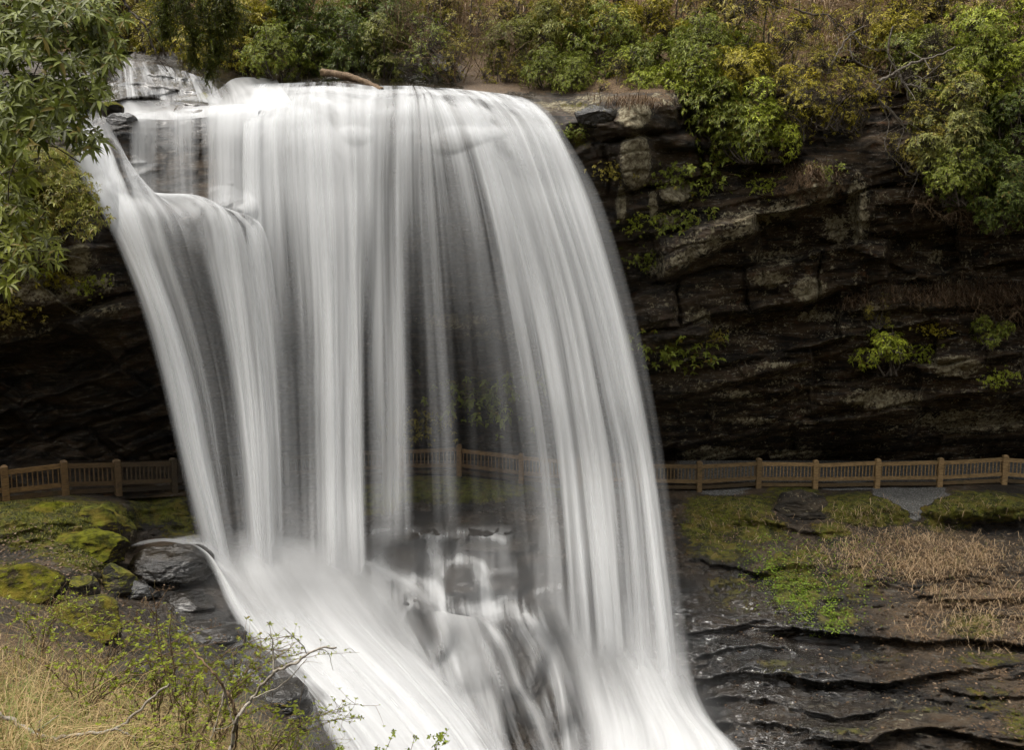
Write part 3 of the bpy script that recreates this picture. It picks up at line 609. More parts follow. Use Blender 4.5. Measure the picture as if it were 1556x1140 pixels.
LD = [[0,0,0,0,0,0,0,0,0,0],[.4,.7,.85,.88,.86,.8,.76,.7,.62,.3],[.75,.9,.95,.95,.9,.86,.8,.74,.66,.4],[.6,.6,.95,.9,.6,.52,.48,.45,.4,.2],[.4,.5,.6,.3,.2,.18,.16,.14,.12,.1],
      [.6,.75,.36,.14,.12,.12,.14,.16,.2,.2],[.55,.8,.9,.93,.88,.86,.86,.84,.8,.6],[.5,.75,.92,.94,.9,.86,.82,.78,.72,.5],[0,.3,.4,.3,.2,.1,.06,.05,.05,.03]]
jet_hug = lambda u, v: csm(u, v) - .16
for i, (m_, s_) in enumerate(((M_W1, 6), (M_W2, 7), (M_W1, 8))):
    child(sheet('left_jet', LB, m_, None, 260, 240, .25 * i, s_, np.array(LD) * (1 if i < 2 else .6), (.12, .2, .25)[i], jet_hug, 8 + 3 * i, top=1.35))
# small slide over the slabs at the upper left
SL = [[(176,92,36.2),(178,110,35.6),(180,130,34.6),(182,150,33.8)],[(190,90,36.2),(192,110,35.4),(194,130,34.6),(196,150,33.8)],[(206,94,36.2),(206,112,35.4),(208,132,34.6),(212,152,33.8)]]
ST2 = [[(196,92,36.2),(205,110,35.5),(212,130,34.6),(218,150,33.6)],[(232,96,36.1),(240,112,35.5),(246,130,34.6),(252,152,33.5)],[(280,108,36),(286,120,35.3),(292,134,34.5),(300,154,33.3)],[(330,126,35.5),(334,136,34.6),(338,148,33.8),(342,160,32.8)]]
child(sheet('upper_sheen_film', ST2, M_FILM, None, 120, 60, 0, 16, [[.3,.3,.3,.3],[.5,.45,.4,.5],[.45,.35,.5,.5],[.2,.4,.5,.6]], .01, lambda u, v: cdep(u, v) - .06, 1))  # thin water film whose white also paints in the slabs' sky sheen
child(sheet('upper_slide', SL, M_W1, None, 40, 40, 0, 9, [[.2,.2,.2,.2],[.8,.8,.85,.9],[0,.1,.2,.3]], .02, lambda u, v: cdep(u, v) - .12, 1))
ST = [[(60,150,33.2),(70,160,32.5),(90,180,31.0),(108,200,30.0)],[(170,150,33.5),(180,160,32.5),(186,170,31.5),(196,182,30.6)],[(240,152,33.4),(250,160,32.6),(255,170,31.8),(262,182,30.8)],[(320,140,34.4),(330,150,33.4),(332,160,32.5),(335,176,31.0)],[(360,118,37),(372,135,35),(380,150,33),(392,170,31.2)],[(420,120,37),(430,135,35),(440,150,32.4),(446,165,31)]]
child(sheet('upper_stream', ST, M_FOAM, None, 200, 60, 0, 10, [[.3,.4,.5,.3],[.6,.75,.85,.75],[.5,.65,.9,.9],[.5,.7,.95,.9],[.6,.8,.95,.95],[.6,.85,.95,.95]], .02, lambda u, v: csm(u, v) - .12, 2))
# cascade at the foot: white water pouring left of the rocks
ghug = lambda d: (lambda u, v: gdep(u, v) - d)
WF = [[(190,836,25.6),(222,824,25.2),(262,823,24.8),(298,836,24.5),(322,872,24.0),(346,926,22.9),(384,986,21.6),(428,1030,20.2),(472,1090,18.6),(505,1150,17.4),(530,1220,16.2)],
      [(194,834,25.6),(228,822,25.1),(270,822,24.7),(312,838,24.3),(338,876,23.7),(364,928,22.6),(404,984,21.4),(450,1032,20.0),(494,1090,18.4),(532,1150,17.2),(560,1220,16.1)],
      [(330,800,25.6),(335,825,25.2),(342,850,24.8),(358,880,24.4),(384,920,23.4),(414,960,22.3),(448,1000,21.3),(490,1046,20.0),(536,1096,18.6),(576,1150,17.4),(610,1220,16.1)],
      [(385,800,25.8),(392,825,25.3),(402,850,25.0),(420,880,24.4),(448,920,23.5),(482,962,22.5),(520,1004,21.4),(566,1052,20.2),(612,1104,18.9),(650,1156,17.7),(690,1220,16.5)],
      [(450,810,26.1),(458,835,25.6),(470,860,25.2),(492,890,24.6),(522,928,23.7),(558,968,22.8),(600,1010,21.8),(642,1056,20.6),(686,1108,19.3),(720,1158,18.2),(750,1220,17)],
      [(520,820,26.2),(530,845,25.9),(545,868,25.5),(566,900,24.9),(590,936,24.2),(616,974,23.4),(650,1012,22.4),(690,1062,21.1),(726,1112,19.8),(760,1164,18.5),(790,1220,17.5)],
      [(560,830,26.5),(575,850,26.2),(596,872,25.8),(612,905,25.2),(630,942,24.5),(656,978,23.7),(690,1018,22.6),(728,1066,21.3),(762,1116,20.0),(794,1166,18.8),(820,1220,17.8)]]
WD = [[0]*11,[.3,.7,.85,.8,.9,.97,.98,.98,.98,.98,.95],[0,.3,.8,.97,.99,.99,.99,.99,.99,.99,.99],[0,.5,.9,.99,.99,.99,.99,.99,.99,.99,.99],[0,.5,.9,.99,.99,.99,.99,.99,.99,.99,.99],[0,.3,.6,.8,.8,.8,.82,.86,.92,.95,.95],[0]*11]
foot = tag(empty('cascade', P(700, 1000, 23)), 'white foaming cascade spilling over boulders at the foot of the fall', 'cascade', kind='structure')
for i, s_ in enumerate((11, 12, 13)):
    child(sheet('white_water', WF, M_FOAM, None, 220, 200, .22 * i, s_, np.array(WD) * (1, .9, .7)[i], .2, None, 8 + 4 * i), foot)
RF = [[(828,880,25.9),(838,940,25.2),(850,990,24.2),(862,1050,22.8),(874,1110,21.2),(884,1220,18.8)],[(856,870,26.0),(872,940,25.0),(892,995,23.8),(908,1055,22.4),(922,1112,20.9),(936,1220,18.6)],[(898,880,25.8),(918,950,24.9),(944,1010,23.6),(964,1062,22.3),(984,1114,20.9),(1000,1220,18.5)],
      [(945,890,25.6),(968,970,24.5),(994,1026,23.2),(1018,1076,22.0),(1046,1122,20.7),(1080,1220,18.3)],[(1000,900,25.2),(1020,980,24.2),(1040,1040,23.0),(1064,1090,21.8),(1098,1132,20.5),(1150,1220,18.3)],[(1030,900,25.0),(1050,990,24.0),(1066,1055,22.8),(1090,1100,21.6),(1132,1140,20.3),(1200,1220,18.1)]]
RD = [[0]*6,[0,.3,.62,.78,.88,.9],[0,.35,.75,.92,.96,.97],[0,.3,.75,.95,.98,.98],[0,.22,.5,.93,.98,.98],[0]*6]
for i, s_ in enumerate((14, 15)):
    child(sheet('right_splash', RF, M_FOAM, None, 160, 120, .25 * i, s_, np.array(RD) * (1, .8)[i], .2, None, 8), foot)
# thin film of water combed over the rocks between the two falls
nu, nv = 420, 330
fu, fv = np.meshgrid(np.linspace(545, 905, nu), np.linspace(795, 1190, nv))
den = .07 + .1 * sstep(880, 1020, fv) + .06 * fbm(fu / 40., fv / 60., 9, 3)
for cu, cv, ru, rv, h in LUMPS[1:10:2]:               # a rivulet over the shoulder of each boulder
    an = np.radians(np.linspace(-165, -5, 14)); q = [(cu + ru * .95 * math.cos(x), cv + rv * .95 * math.sin(x), 0) for x in an] + [(cu + ru, cv + rv * .5, 0), (cu + ru * 1.02, cv + rv * 1.3, 0)]
    wb = 14 * fbm(fu / 45., fv / 45., 5, 4); dd = np.full(fu.shape, 1e9)
    for x, y, _ in spline(q, 60): dd = np.minimum(dd, (fu - x + wb) ** 2 + (fv - y) ** 2)
    den = np.maximum(den, (.25 + .3 * ((cu * 7) % 10) / 10) * np.exp(-(dd / 40.) ** .8))
RIB = [([(556,862),(590,872),(622,884),(650,890),(668,905),(690,925),(720,930),(760,930),(800,936),(820,965)],10,.7),([(672,855),(700,853),(722,868),(730,895),(732,925)],6,.6),([(630,876),(648,884),(658,905)],5,.6),([(730,890),(738,925)],10,.4),
       ([(668,818),(700,810),(735,812),(765,822)],4,.3),([(560,812),(590,803),(625,806),(645,818)],4,.25),([(650,818),(655,850)],7,.3),([(745,872),(790,866)],4,.3),([(700,925),(745,916),(768,910)],4,.4),([(600,900),(570,930),(590,985)],20,.35)]
for pts, w, a in RIB:
    q = spline([(x, y, 0) for x, y in pts], 40)[:, :2]
    d = np.full(fu.shape, 1e9)
    wb = 5 * fbm(fu / 40., fv / 40., 5, 3)
    for (x, y) in q: d = np.minimum(d, (fu - x + wb) ** 2 + (fv - y + wb) ** 2)
    den = den + (1 - den) * .85 * a * np.exp(-(d / (1.5 * w * w)) ** .75) * (.55 + .45 * sstep(-.3, .3, fbm(fu / 26., fv / 20., 4, 3)))
for cu, cv, ru, rv in [(618,835,16,22),(614,862,20,14),(706,885,22,26),(648,950,20,34),(772,965,16,40),(790,1010,16,40),(760,880,26,20),(820,1040,12,30)]:
    den *= 1 - .85 * blob(fu, fv, cu, cv, ru, rv, 3)
den *= sstep(545, 575, fu) * sstep(905, 870, fu) * sstep(795, 806, fv)
fY = blur(blur(gdep(fu, fv), 8), 8) - .16
me = mesh_np('rock_film', P(fu, fv, fY), grid_quads(nv, nu))
attr(me, 'dens', np.clip(den, 0, .97)); vert_uv(me, 'flow', np.stack([(fu - .35 * (fv - 900) * sstep(900, 1000, fv)) / 55., fv / 55.], -1))
child(obj('rock_film', me, M_FILM), foot)
GSM = (fu, fv, blur(blur(gdep(fu, fv), 8), 8))
fan_hug = lambda u, v: depth_at(*GSM, u, v) - .3
FANS = [([[(652,930),(668,985),(680,1040),(700,1100),(722,1180)],[(668,930),(684,985),(698,1040),(716,1100),(736,1180)],[(690,934),(708,985),(722,1040),(736,1100),(754,1180)],[(714,938),(732,985),(742,1036),(754,1096),(772,1180)],[(736,944),(754,990),(764,1040),(774,1096),(790,1180)]],[[0,0,0,0,0],[.6,.62,.4,.5,.5],[.7,.4,.5,.36,.4],[.75,.5,.6,.55,.4],[0,0,0,0,0]]),
        ([[(706,935),(728,960),(748,990),(768,1044),(796,1096),(820,1180)],[(724,936),(748,958),(768,990),(788,1044),(816,1094),(842,1180)],[(742,938),(766,960),(784,992),(802,1044),(832,1094),(860,1180)]],[[0]*6,[.6,.9,.85,.85,.85,.8],[0]*6]),
        ([[(556,940),(590,985),(640,1035),(676,1085),(700,1150)],[(572,938),(610,975),(660,1025),(692,1080),(716,1150)],[(588,940),(632,970),(676,1020),(706,1076),(730,1150)]],[[0]*5,[.5,.7,.7,.75,.8],[0]*5]),
        ([[(784,932),(806,965),(824,1015),(838,1075),(850,1180)],[(798,932),(822,962),(844,1012),(858,1074),(872,1180)],[(812,932),(842,962),(870,1008),(886,1070),(900,1180)]],[[0]*5,[.5,.75,.7,.75,.8],[0]*5]),
        ([[(540,860),(580,880),(622,918),(648,965),(664,1020)],[(552,852),(600,874),(644,906),(668,950),(684,1010)],[(566,848),(618,866),(662,898),(686,936),(702,1000)]],[[0]*5,[.5,.85,.85,.6,.4],[0]*5]),
        ([[(640,812),(648,840),(650,870),(652,900)],[(654,812),(662,840),(664,870),(668,905)],[(668,814),(676,840),(678,872),(684,905)]],[[0]*4,[.3,.45,.4,.3],[0]*4])]
for i, (g_, d_) in enumerate(FANS):
    child(sheet('water_fan', [[(x, y, 60.0) for x, y in q] for q in g_], M_FOAM, None, 70, 90, .0, 21 + i, d_, .05, fan_hug, 6), foot)

# spray hanging at the foot of the falls
t = NT('spray'); p = t.pos(); tot = None
for (u, v, Y, sx, sy, sz, a) in [(450,905,24.2,1.6,1.4,1.3,.58),(530,960,23.4,2.0,1.5,1.2,.3),(720,960,24.4,3.0,1.8,1.7,.13),(680,850,26.6,3.4,1.4,1.2,.04),(930,1040,23.4,1.4,1.2,1.1,.3),(1000,1105,22.0,1.3,1.2,.7,.4),(870,970,24.8,1.5,1.4,1.3,.14),(620,1060,21.0,3.4,1.8,1.4,.07)]:
    w_ = P(u, v, Y)
    q = t.mapping(p, (1 / sx, 1 / sy, 1 / sz), loc=(-w_[0] / sx, -w_[1] / sy, -w_[2] / sz))
    l = t.n('VectorMath', _operation='LENGTH'); t.put(l.inputs[0], q)
    g_ = t.math('MULTIPLY', t.math('EXPONENT', t.math('MULTIPLY', t.math('POWER', l.outputs['Value'], 2.0), -1.0)), a)
    tot = g_ if tot is None else t.math('ADD', tot, g_)
tot = t.math('MULTIPLY', tot, t.rng(t.noise(t.mapping(p, (.7, .7, .4)), 1.0, 2, .5), .3, .7, .6, 1.4))
vs = t.n('VolumeScatter', Color=C(.97, .975, .98), Density=tot, Anisotropy=.2)
M_SPRAY = t.done(None, vs.outputs[0])
bm = bmesh.new(); bmesh.ops.create_icosphere(bm, subdivisions=3, radius=1.0)
for q in bm.verts: q.co = Vector(P(690, 960, 24.0)) + Vector((q.co.x * 11.5, q.co.y * 5.5, q.co.z * 5.5))
m_ = bpy.data.meshes.new('mist'); bm.to_mesh(m_); bm.free()
tag(obj('mist', m_, M_SPRAY), 'soft white spray hanging at the foot of the waterfall', None, None, 'stuff')

# ------------------------------------------------------------------ timber rail along the path
M_WOOD = wood_mat('weathered timber')
fb = P(FENCE[:, 0], FENCE[:, 1], FENCE[:, 2])
rail = tag(empty('wooden_fence', fb[8]), 'brown timber fence with thin balusters along the gravel path under the overhang', 'fence')
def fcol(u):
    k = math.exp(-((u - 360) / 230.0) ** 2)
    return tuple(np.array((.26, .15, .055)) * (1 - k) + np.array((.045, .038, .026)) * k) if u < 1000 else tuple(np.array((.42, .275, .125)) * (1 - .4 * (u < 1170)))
def bev_post(base, h, w, yaw):
    bm = bmesh.new(); bmesh.ops.create_cube(bm, size=1.0)
    for q in bm.verts: q.co = Vector((q.co.x * w, q.co.y * w, (q.co.z + .5) * (h + .5) - .5))
    top = [e for e in bm.edges if all(q.co.z > h - .01 for q in e.verts)]
    bmesh.ops.bevel(bm, geom=top, offset=.05, segments=1, affect='EDGES')
    bmesh.ops.bevel(bm, geom=[e for e in bm.edges if abs(e.verts[0].co.z - e.verts[1].co.z) > .5], offset=.015, segments=1, affect='EDGES')
    bmesh.ops.rotate(bm, verts=bm.verts, cent=(0, 0, 0), matrix=Matrix.Rotation(yaw, 3, 'Z')); bmesh.ops.translate(bm, verts=bm.verts, vec=base)
    m = bpy.data.meshes.new('post'); bm.to_mesh(m); bm.free(); return m
rr = np.random.default_rng(5)
for i, (u, v, Y) in enumerate(FENCE):
    dr = fb[min(i + 1, len(fb) - 1)] - fb[max(i - 1, 0)]
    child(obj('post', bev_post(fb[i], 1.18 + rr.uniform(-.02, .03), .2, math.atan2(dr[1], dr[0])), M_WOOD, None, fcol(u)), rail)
for i in range(len(fb) - 1):
    a, b = fb[i], fb[i + 1]; d = (b - a) / np.linalg.norm(b - a); a = a + d * .1; b = b - d * .1; Z = np.array([0, 0, 1.0])
    c = fcol((FENCE[i, 0] + FENCE[i + 1, 0]) / 2)
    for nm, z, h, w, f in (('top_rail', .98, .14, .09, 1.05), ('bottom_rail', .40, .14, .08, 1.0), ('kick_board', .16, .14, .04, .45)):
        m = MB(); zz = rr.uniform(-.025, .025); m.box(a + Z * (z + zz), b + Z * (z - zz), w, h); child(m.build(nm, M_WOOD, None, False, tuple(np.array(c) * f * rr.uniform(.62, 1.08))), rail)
    m = MB(); L = np.linalg.norm(b - a); n = int(L / .135)
    for k in range(n):
        q = a + d * (L * (k + .5) / n + rr.uniform(-.01, .01)); m.box(q + Z * .472, q + Z * .908, .035, .035, up=d)
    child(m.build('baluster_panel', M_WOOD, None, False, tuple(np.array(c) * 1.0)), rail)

# ------------------------------------------------------------------ loose rocks
M_ROCK_MOSS = rock_mat('mossy boulder rock', C(0.012, 0.010, 0.007), C(0.06, 0.045, 0.028), 0.1, bump=.5)
def boulder(label, u, v, Y, size, rot=0.0, moss=.4, wet=.5, seed=0, facets=9, lich=.2, soil=0., name='boulder', group=None):
    r = np.random.default_rng(seed + 100)
    bm = bmesh.new(); bmesh.ops.create_icosphere(bm, subdivisions=6, radius=1.0)
    V = np.array([q.co[:] for q in bm.verts]); 
    for q in bm.faces: q.smooth = True
    me = bpy.data.meshes.new(name); bm.to_mesh(me); bm.free()
    R = np.ones(len(V)); N = r.normal(size=(facets, 3)); N /= np.linalg.norm(N, axis=1)[:, None]
    for n in N:
        c = V @ n; dk = r.uniform(.62, .9); R = np.minimum(R, np.where(c > .05, dk / np.maximum(c, .05), 9))
    V = V * R[:, None]
    sx, sy, sz = size; V = V * np.array([sx, sy, sz])
    Nn = V / (np.linalg.norm(V, axis=1)[:, None] + 1e-9)
    o = seed * 5.3
    V = V + Nn * (.13 * fbm(V[:, 0] * 1.1 + o, V[:, 1] * 1.1 + V[:, 2] * 1.7, V[:, 2] * 1.5, 5) + .05 * ridged(V[:, 0] * 2 + o, V[:, 1] + V[:, 2] * 3, V[:, 2] * 4, 3))[:, None] * min(1.4, max(size))
    me.vertices.foreach_set('co', V.astype(np.float32).ravel()); me.update()
    no = np.empty(len(V) * 3, np.float32); me.vertices.foreach_get('normal', no); no = no.reshape(-1, 3)
    attr(me, 'moss', moss * (.35 + .75 * sstep(-.2, .7, no[:, 2]))); attr(me, 'lichen', V[:, 0] * 0 + lich); attr(me, 'soil', soil * sstep(.3, .8, no[:, 2])); attr(me, 'gravel', V[:, 0] * 0); attr(me, 'wet', V[:, 0] * 0 + wet)
    ob = tag(obj(name, me, M_ROCK_MOSS), label, 'boulder', group); ob.location = P(u, v, Y); ob.rotation_euler = (0, 0, rot)
    return ob
boulder('low black boulder on the mossy bank below the right-hand fence posts', 1218, 778, 32.2, (1.35, .9, .72), .1, .18, .35, 1)
boulder('angular brown-green boulder at the edge of the dry grass bank', 132, 958, 17.6, (.86, .8, .68), .3, .5, .2, 2, 10, .35)
boulder('bright moss-covered boulder below the left fence', 128, 842, 23.4, (1.3, .9, .6), -.2, 1.0, .2, 3, 7)
boulder('dark mossy block standing beside the bright moss-covered boulder', 152, 800, 25.0, (.62, .6, .75), .5, .75, .3, 4)
boulder('round wet black boulder with a veil of water running over its top', 262, 866, 24.2, (1.12, 1.0, .76), .2, .0, .74, 5, 6, 0)
boulder('pale wet slab glinting above the brown rock at the white water edge', 286, 930, 22.6, (.85, .7, .5), -.3, .15, .85, 6, 8, 0)
boulder('long dark wet ledge rock sloping into the white water', 296, 972, 20.8, (1.45, .9, .42), -.16, .1, .78, 7, 8, .1)
boulder('stepped wet rock under the dry flower stalk', 330, 1030, 18.4, (1.1, .8, .42), -.25, .35, .9, 8, 8, .1)
boulder('steep dark rock beside the lower end of the white water', 426, 1090, 16.4, (.62, .7, .85), .4, .3, .8, 9, 8, .1)
boulder('narrow dark rock leaning between mossy blocks on the left bank', 122, 900, 20.6, (.42, .5, .46), .8, .5, .4, 10)
boulder('litter-covered hump of rock at the left edge above the dry grass', 20, 900, 18.6, (1.0, .9, .55), .2, .55, .1, 11, 7, .3, .6)
boulder('small mossy stone wedged below the bright moss-covered boulder', 180, 890, 22.4, (.45, .5, .6), 1.2, .6, .5, 12)
boulder('brown rock half buried in the leafy saplings', 200, 1035, 14.2, (.7, .6, .35), .5, .35, .4, 13, 8, .2, .3)
boulder('yellow-mossed rock at the head of the left chute', 168, 166, 30.2, (.42, .35, .26), .1, 1.0, .4, 16, 8, 0)
boulder('flat wet grey rock beside the yellow-mossed one', 186, 182, 29.9, (.5, .4, .22), -.1, .0, 1.0, 17, 8, 0)
boulder('dark block lodged on the rim left of the pale lichen rock', 905, 178, 30.3, (.85, .6, .34), .05, .35, .8, 18, 8, .1)
boulder('large moss-covered mound of rock directly below the left fence posts', 78, 806, 24.9, (1.75, 1.0, .72), .05, 1.0, .15, 19, 7, .1, .25)
boulder('dark block with a bare shaded side at the end of the mossy mound', 172, 812, 25.6, (.62, .6, .95), .3, .75, .4, 20, 9)
boulder('black wet boulder wedged between the round veiled boulder and the mossy blocks', 205, 905, 22.6, (.6, .6, .55), .9, .25, .9, 21, 9, 0)
boulder('dark wet rock at the white water edge below the long ledge rock', 372, 1042, 17.9, (.8, .7, .5), -.5, .2, .95, 22, 9, 0)
# ------------------------------------------------------------------ plants
M_LEAF = leaf_mat('evergreen leaves', .46, .26, .08, 1.35)
M_LEAF_Y = leaf_mat('yellowing leaves', .45, .3, .35)
M_SMALL = leaf_mat('small spring leaves', .5, .35, .06, .8)
M_BARK = bark_mat('grey brown bark', C(.03, .022, .016), C(.12, .095, .07))
M_TWIG = bark_mat('dry brown twigs', C(.07, .043, .022), C(.25, .165, .09))
M_PALE = bark_mat('pale dead wood', C(.22, .19, .15), C(.46, .41, .34), 14)
M_GREY = bark_mat('grey dead wood', C(.07, .058, .045), C(.2, .17, .135), 14)
DG, MG, YG, OL, GG, YY, LG = (0.106,0.138,0.022), (0.200,0.231,0.029), (0.377,0.315,0.029), (0.319,0.260,0.042), (0.248,0.249,0.061), (0.500,0.403,0.025), (0.296,0.336,0.029)
def unit(v): return v / (np.linalg.norm(v, axis=-1, keepdims=True) + 1e-9)
def whorls(mb, pts, ax, r, n, L, W, droop=.35, open_=(50, 100)):
    """rosettes of n leaves round the twig tips"""
    M = len(pts); 
    if not M: return
    ax = unit(ax); ref = np.where(np.abs(ax[:, 2:3]) < .9, [[0, 0, 1.0]], [[1.0, 0, 0]])
    e1 = unit(np.cross(ax, ref)); e2 = np.cross(ax, e1)
    ph = (np.arange(n)[None] / n + r.random((M, 1))) * 2 * math.pi + r.normal(size=(M, n)) * .22
    th = np.radians(r.uniform(*open_, size=(M, n)))
    d = ax[:, None] * np.cos(th)[..., None] + (e1[:, None] * np.cos(ph)[..., None] + e2[:, None] * np.sin(ph)[..., None]) * np.sin(th)[..., None]
    base = np.repeat(pts[:, None], n, 1) + r.normal(size=(M, n, 3)) * L * .06
    nr = unit(ax[:, None] + .4 * np.array([0, 0, 1.0]) - d * .2 + r.normal(size=(M, n, 3)) * .18)
    LL = L * r.uniform(.6, 1.2, (M, n)) * r.uniform(.65, 1.15, (M, 1))
    mb.leaves(base.reshape(-1, 3), d.reshape(-1, 3), nr.reshape(-1, 3), LL.ravel(), (LL * W).ravel(), droop)
def make_shrub(seed, R, nwh, L=.14, W=.27, nleaf=7, lobes=11, sparse=.0, twigs=90, hang=0.0):
    """branching stems carrying lobes of leaf rosettes; origin at the foot, crown centre at height R[2]"""
    r = np.random.default_rng(seed); R = np.array(R, float)
    c = unit(r.normal(size=(lobes, 3))) * r.uniform(.25, .8, (lobes, 1)) ** .7
    c[:, 2] -= hang * np.abs(c[:, 0]); c = c * R + np.array([0, 0, R[2]])
    rad = r.uniform(.26, .5, lobes) * R.min()
    k = r.integers(0, lobes, nwh); d = unit(r.normal(size=(nwh, 3)) + [0, -.15, .35])
    ecc = r.uniform(.8, 1.5, (lobes, 3))
    pts = c[k] + d * rad[k][:, None] * ecc[k] * (1 - .75 * r.random((nwh, 1)) ** 3)
    keep = perlin(pts[:, 0] * 2.2 + seed, pts[:, 1] * 2.2, pts[:, 2] * 2.2) > -.25 + sparse
    pts = pts[keep]; d = d[keep]; k = k[keep]
    ctr = np.array([0, 0, R[2] * .7])
    ax = unit(d + .7 * unit(pts - ctr) + [0, 0, .55] + r.normal(size=d.shape) * .25)
    fo = MB(); whorls(fo, pts, ax, r, nleaf, L, W)
    br = MB(); ft = np.array([0, 0, -.1])
    for i in range(lobes):
        f0 = ft + np.array([r.normal() * .12, r.normal() * .12, 0]) * R[0]; m = (f0 + c[i]) / 2 + r.normal(size=3) * R * .13
        br.tube(spline([f0, m, c[i]], 10), .03 * R.mean() ** .7, .014, 5)
    for j in r.choice(len(pts), min(twigs, len(pts)), replace=False):
        a = c[k[j]] + r.normal(size=3) * .1; m = (a + pts[j]) / 2 + r.normal(size=3) * .1
        br.tube(spline([a, m, pts[j]], 6), .013, .006, 4)
    return (mesh_np('foliage', np.concatenate(fo.V), np.concatenate(fo.Q), np.concatenate(fo.T)), mesh_np('branches', np.concatenate(br.V), np.concatenate(br.Q)))
def make_twigs(seed, H, n, spread=.8, lev=3, r0=.03, droop=0.0):
    r = np.random.default_rng(seed); mb = MB()
    def grow(p, d, L, rad, l):
        pts = [p]
        for s_ in range(5):
            d = unit(d + r.normal(size=3) * .22 + np.array([0, 0, .05 - droop * (1 + 2 - l)])); p = p + d * L / 5; pts.append(p)
        mb.tube(spline(pts, 9), rad, rad * .45, 5 if l > 1 else 4)
        if l > 0:
            for _ in range(r.integers(3, 6)):
                i = r.integers(1, 6); grow(np.array(pts[i]), unit(d + r.normal(size=3) * .75), L * r.uniform(.4, .7), rad * .5, l - 1)
    for _ in range(n):
        a = r.uniform(0, 2 * math.pi); grow(np.array([math.cos(a), math.sin(a), 0]) * .15 * H, unit(np.array([math.cos(a) * spread, math.sin(a) * spread, 1.0])), H * r.uniform(.5, .9), r0, lev)
    return mesh_np('branches', np.concatenate(mb.V), np.concatenate(mb.Q))
_shr = {'a': make_shrub(1, (1.5, 1.2, 1.1), 1700, L=.115, twigs=130), 'b': make_shrub(2, (1.2, 1.0, 1.2), 1400, L=.11, lobes=9), 'c': make_shrub(3, (1.9, 1.3, 1.2), 2200, L=.115, lobes=15, twigs=150), 'd': make_shrub(4, (1.5, 1.2, 1.3), 1100, sparse=.2, twigs=300, L=.105),
        'e': make_shrub(5, (1.3, 1.0, 1.5), 1800, lobes=13, hang=.5, twigs=190, L=.12), 'f': make_shrub(6, (1.4, 1.1, 1.0), 1300, L=.065, W=.4, nleaf=9, sparse=.08, twigs=240), 'g': make_shrub(7, (.8, .6, .6), 420, L=.1, lobes=6, twigs=60)}
for t_ in _shr.values():
    t_[1].materials.append(M_BARK)
_dims = {'a': 1.1, 'b': 1.2, 'c': 1.2, 'd': 1.3, 'e': 1.5, 'f': 1.0, 'g': .6}; _wid = {'a': 1.6, 'b': 1.35, 'c': 2.0, 'd': 1.6, 'e': 1.4, 'f': 1.5, 'g': .85}
_rs = np.random.default_rng(77)
def shrub(kind, u, v, rpx, Y, tint, label, group=None, mat=None, sz=1.0, name='shrub'):
    s = rpx * 1.42 * Y / F / _wid[kind]
    p = P(u, v, Y); p[2] -= _dims[kind] * s * sz
    e = tag(empty(name, p, (0, 0, _rs.uniform(-.9, .9)), (s, s, s * sz)), label, 'shrub', group)
    for nm, m, col in (('foliage', _shr[kind][0], tint), ('branches', _shr[kind][1], (1, 1, 1))):
        o = bpy.data.objects.new(nm, m); COL.objects.link(o); o.parent = e; o.color = (*(np.array(col) * _rs.uniform(.88, 1.12)), 1)
        if nm == 'foliage':
            if not m.materials: m.materials.append(M_LEAF)
            o.material_slots[0].link = 'OBJECT'; o.material_slots[0].material = mat or M_LEAF
    return e
BG = 'evergreen shrubs on the slope above the falls'
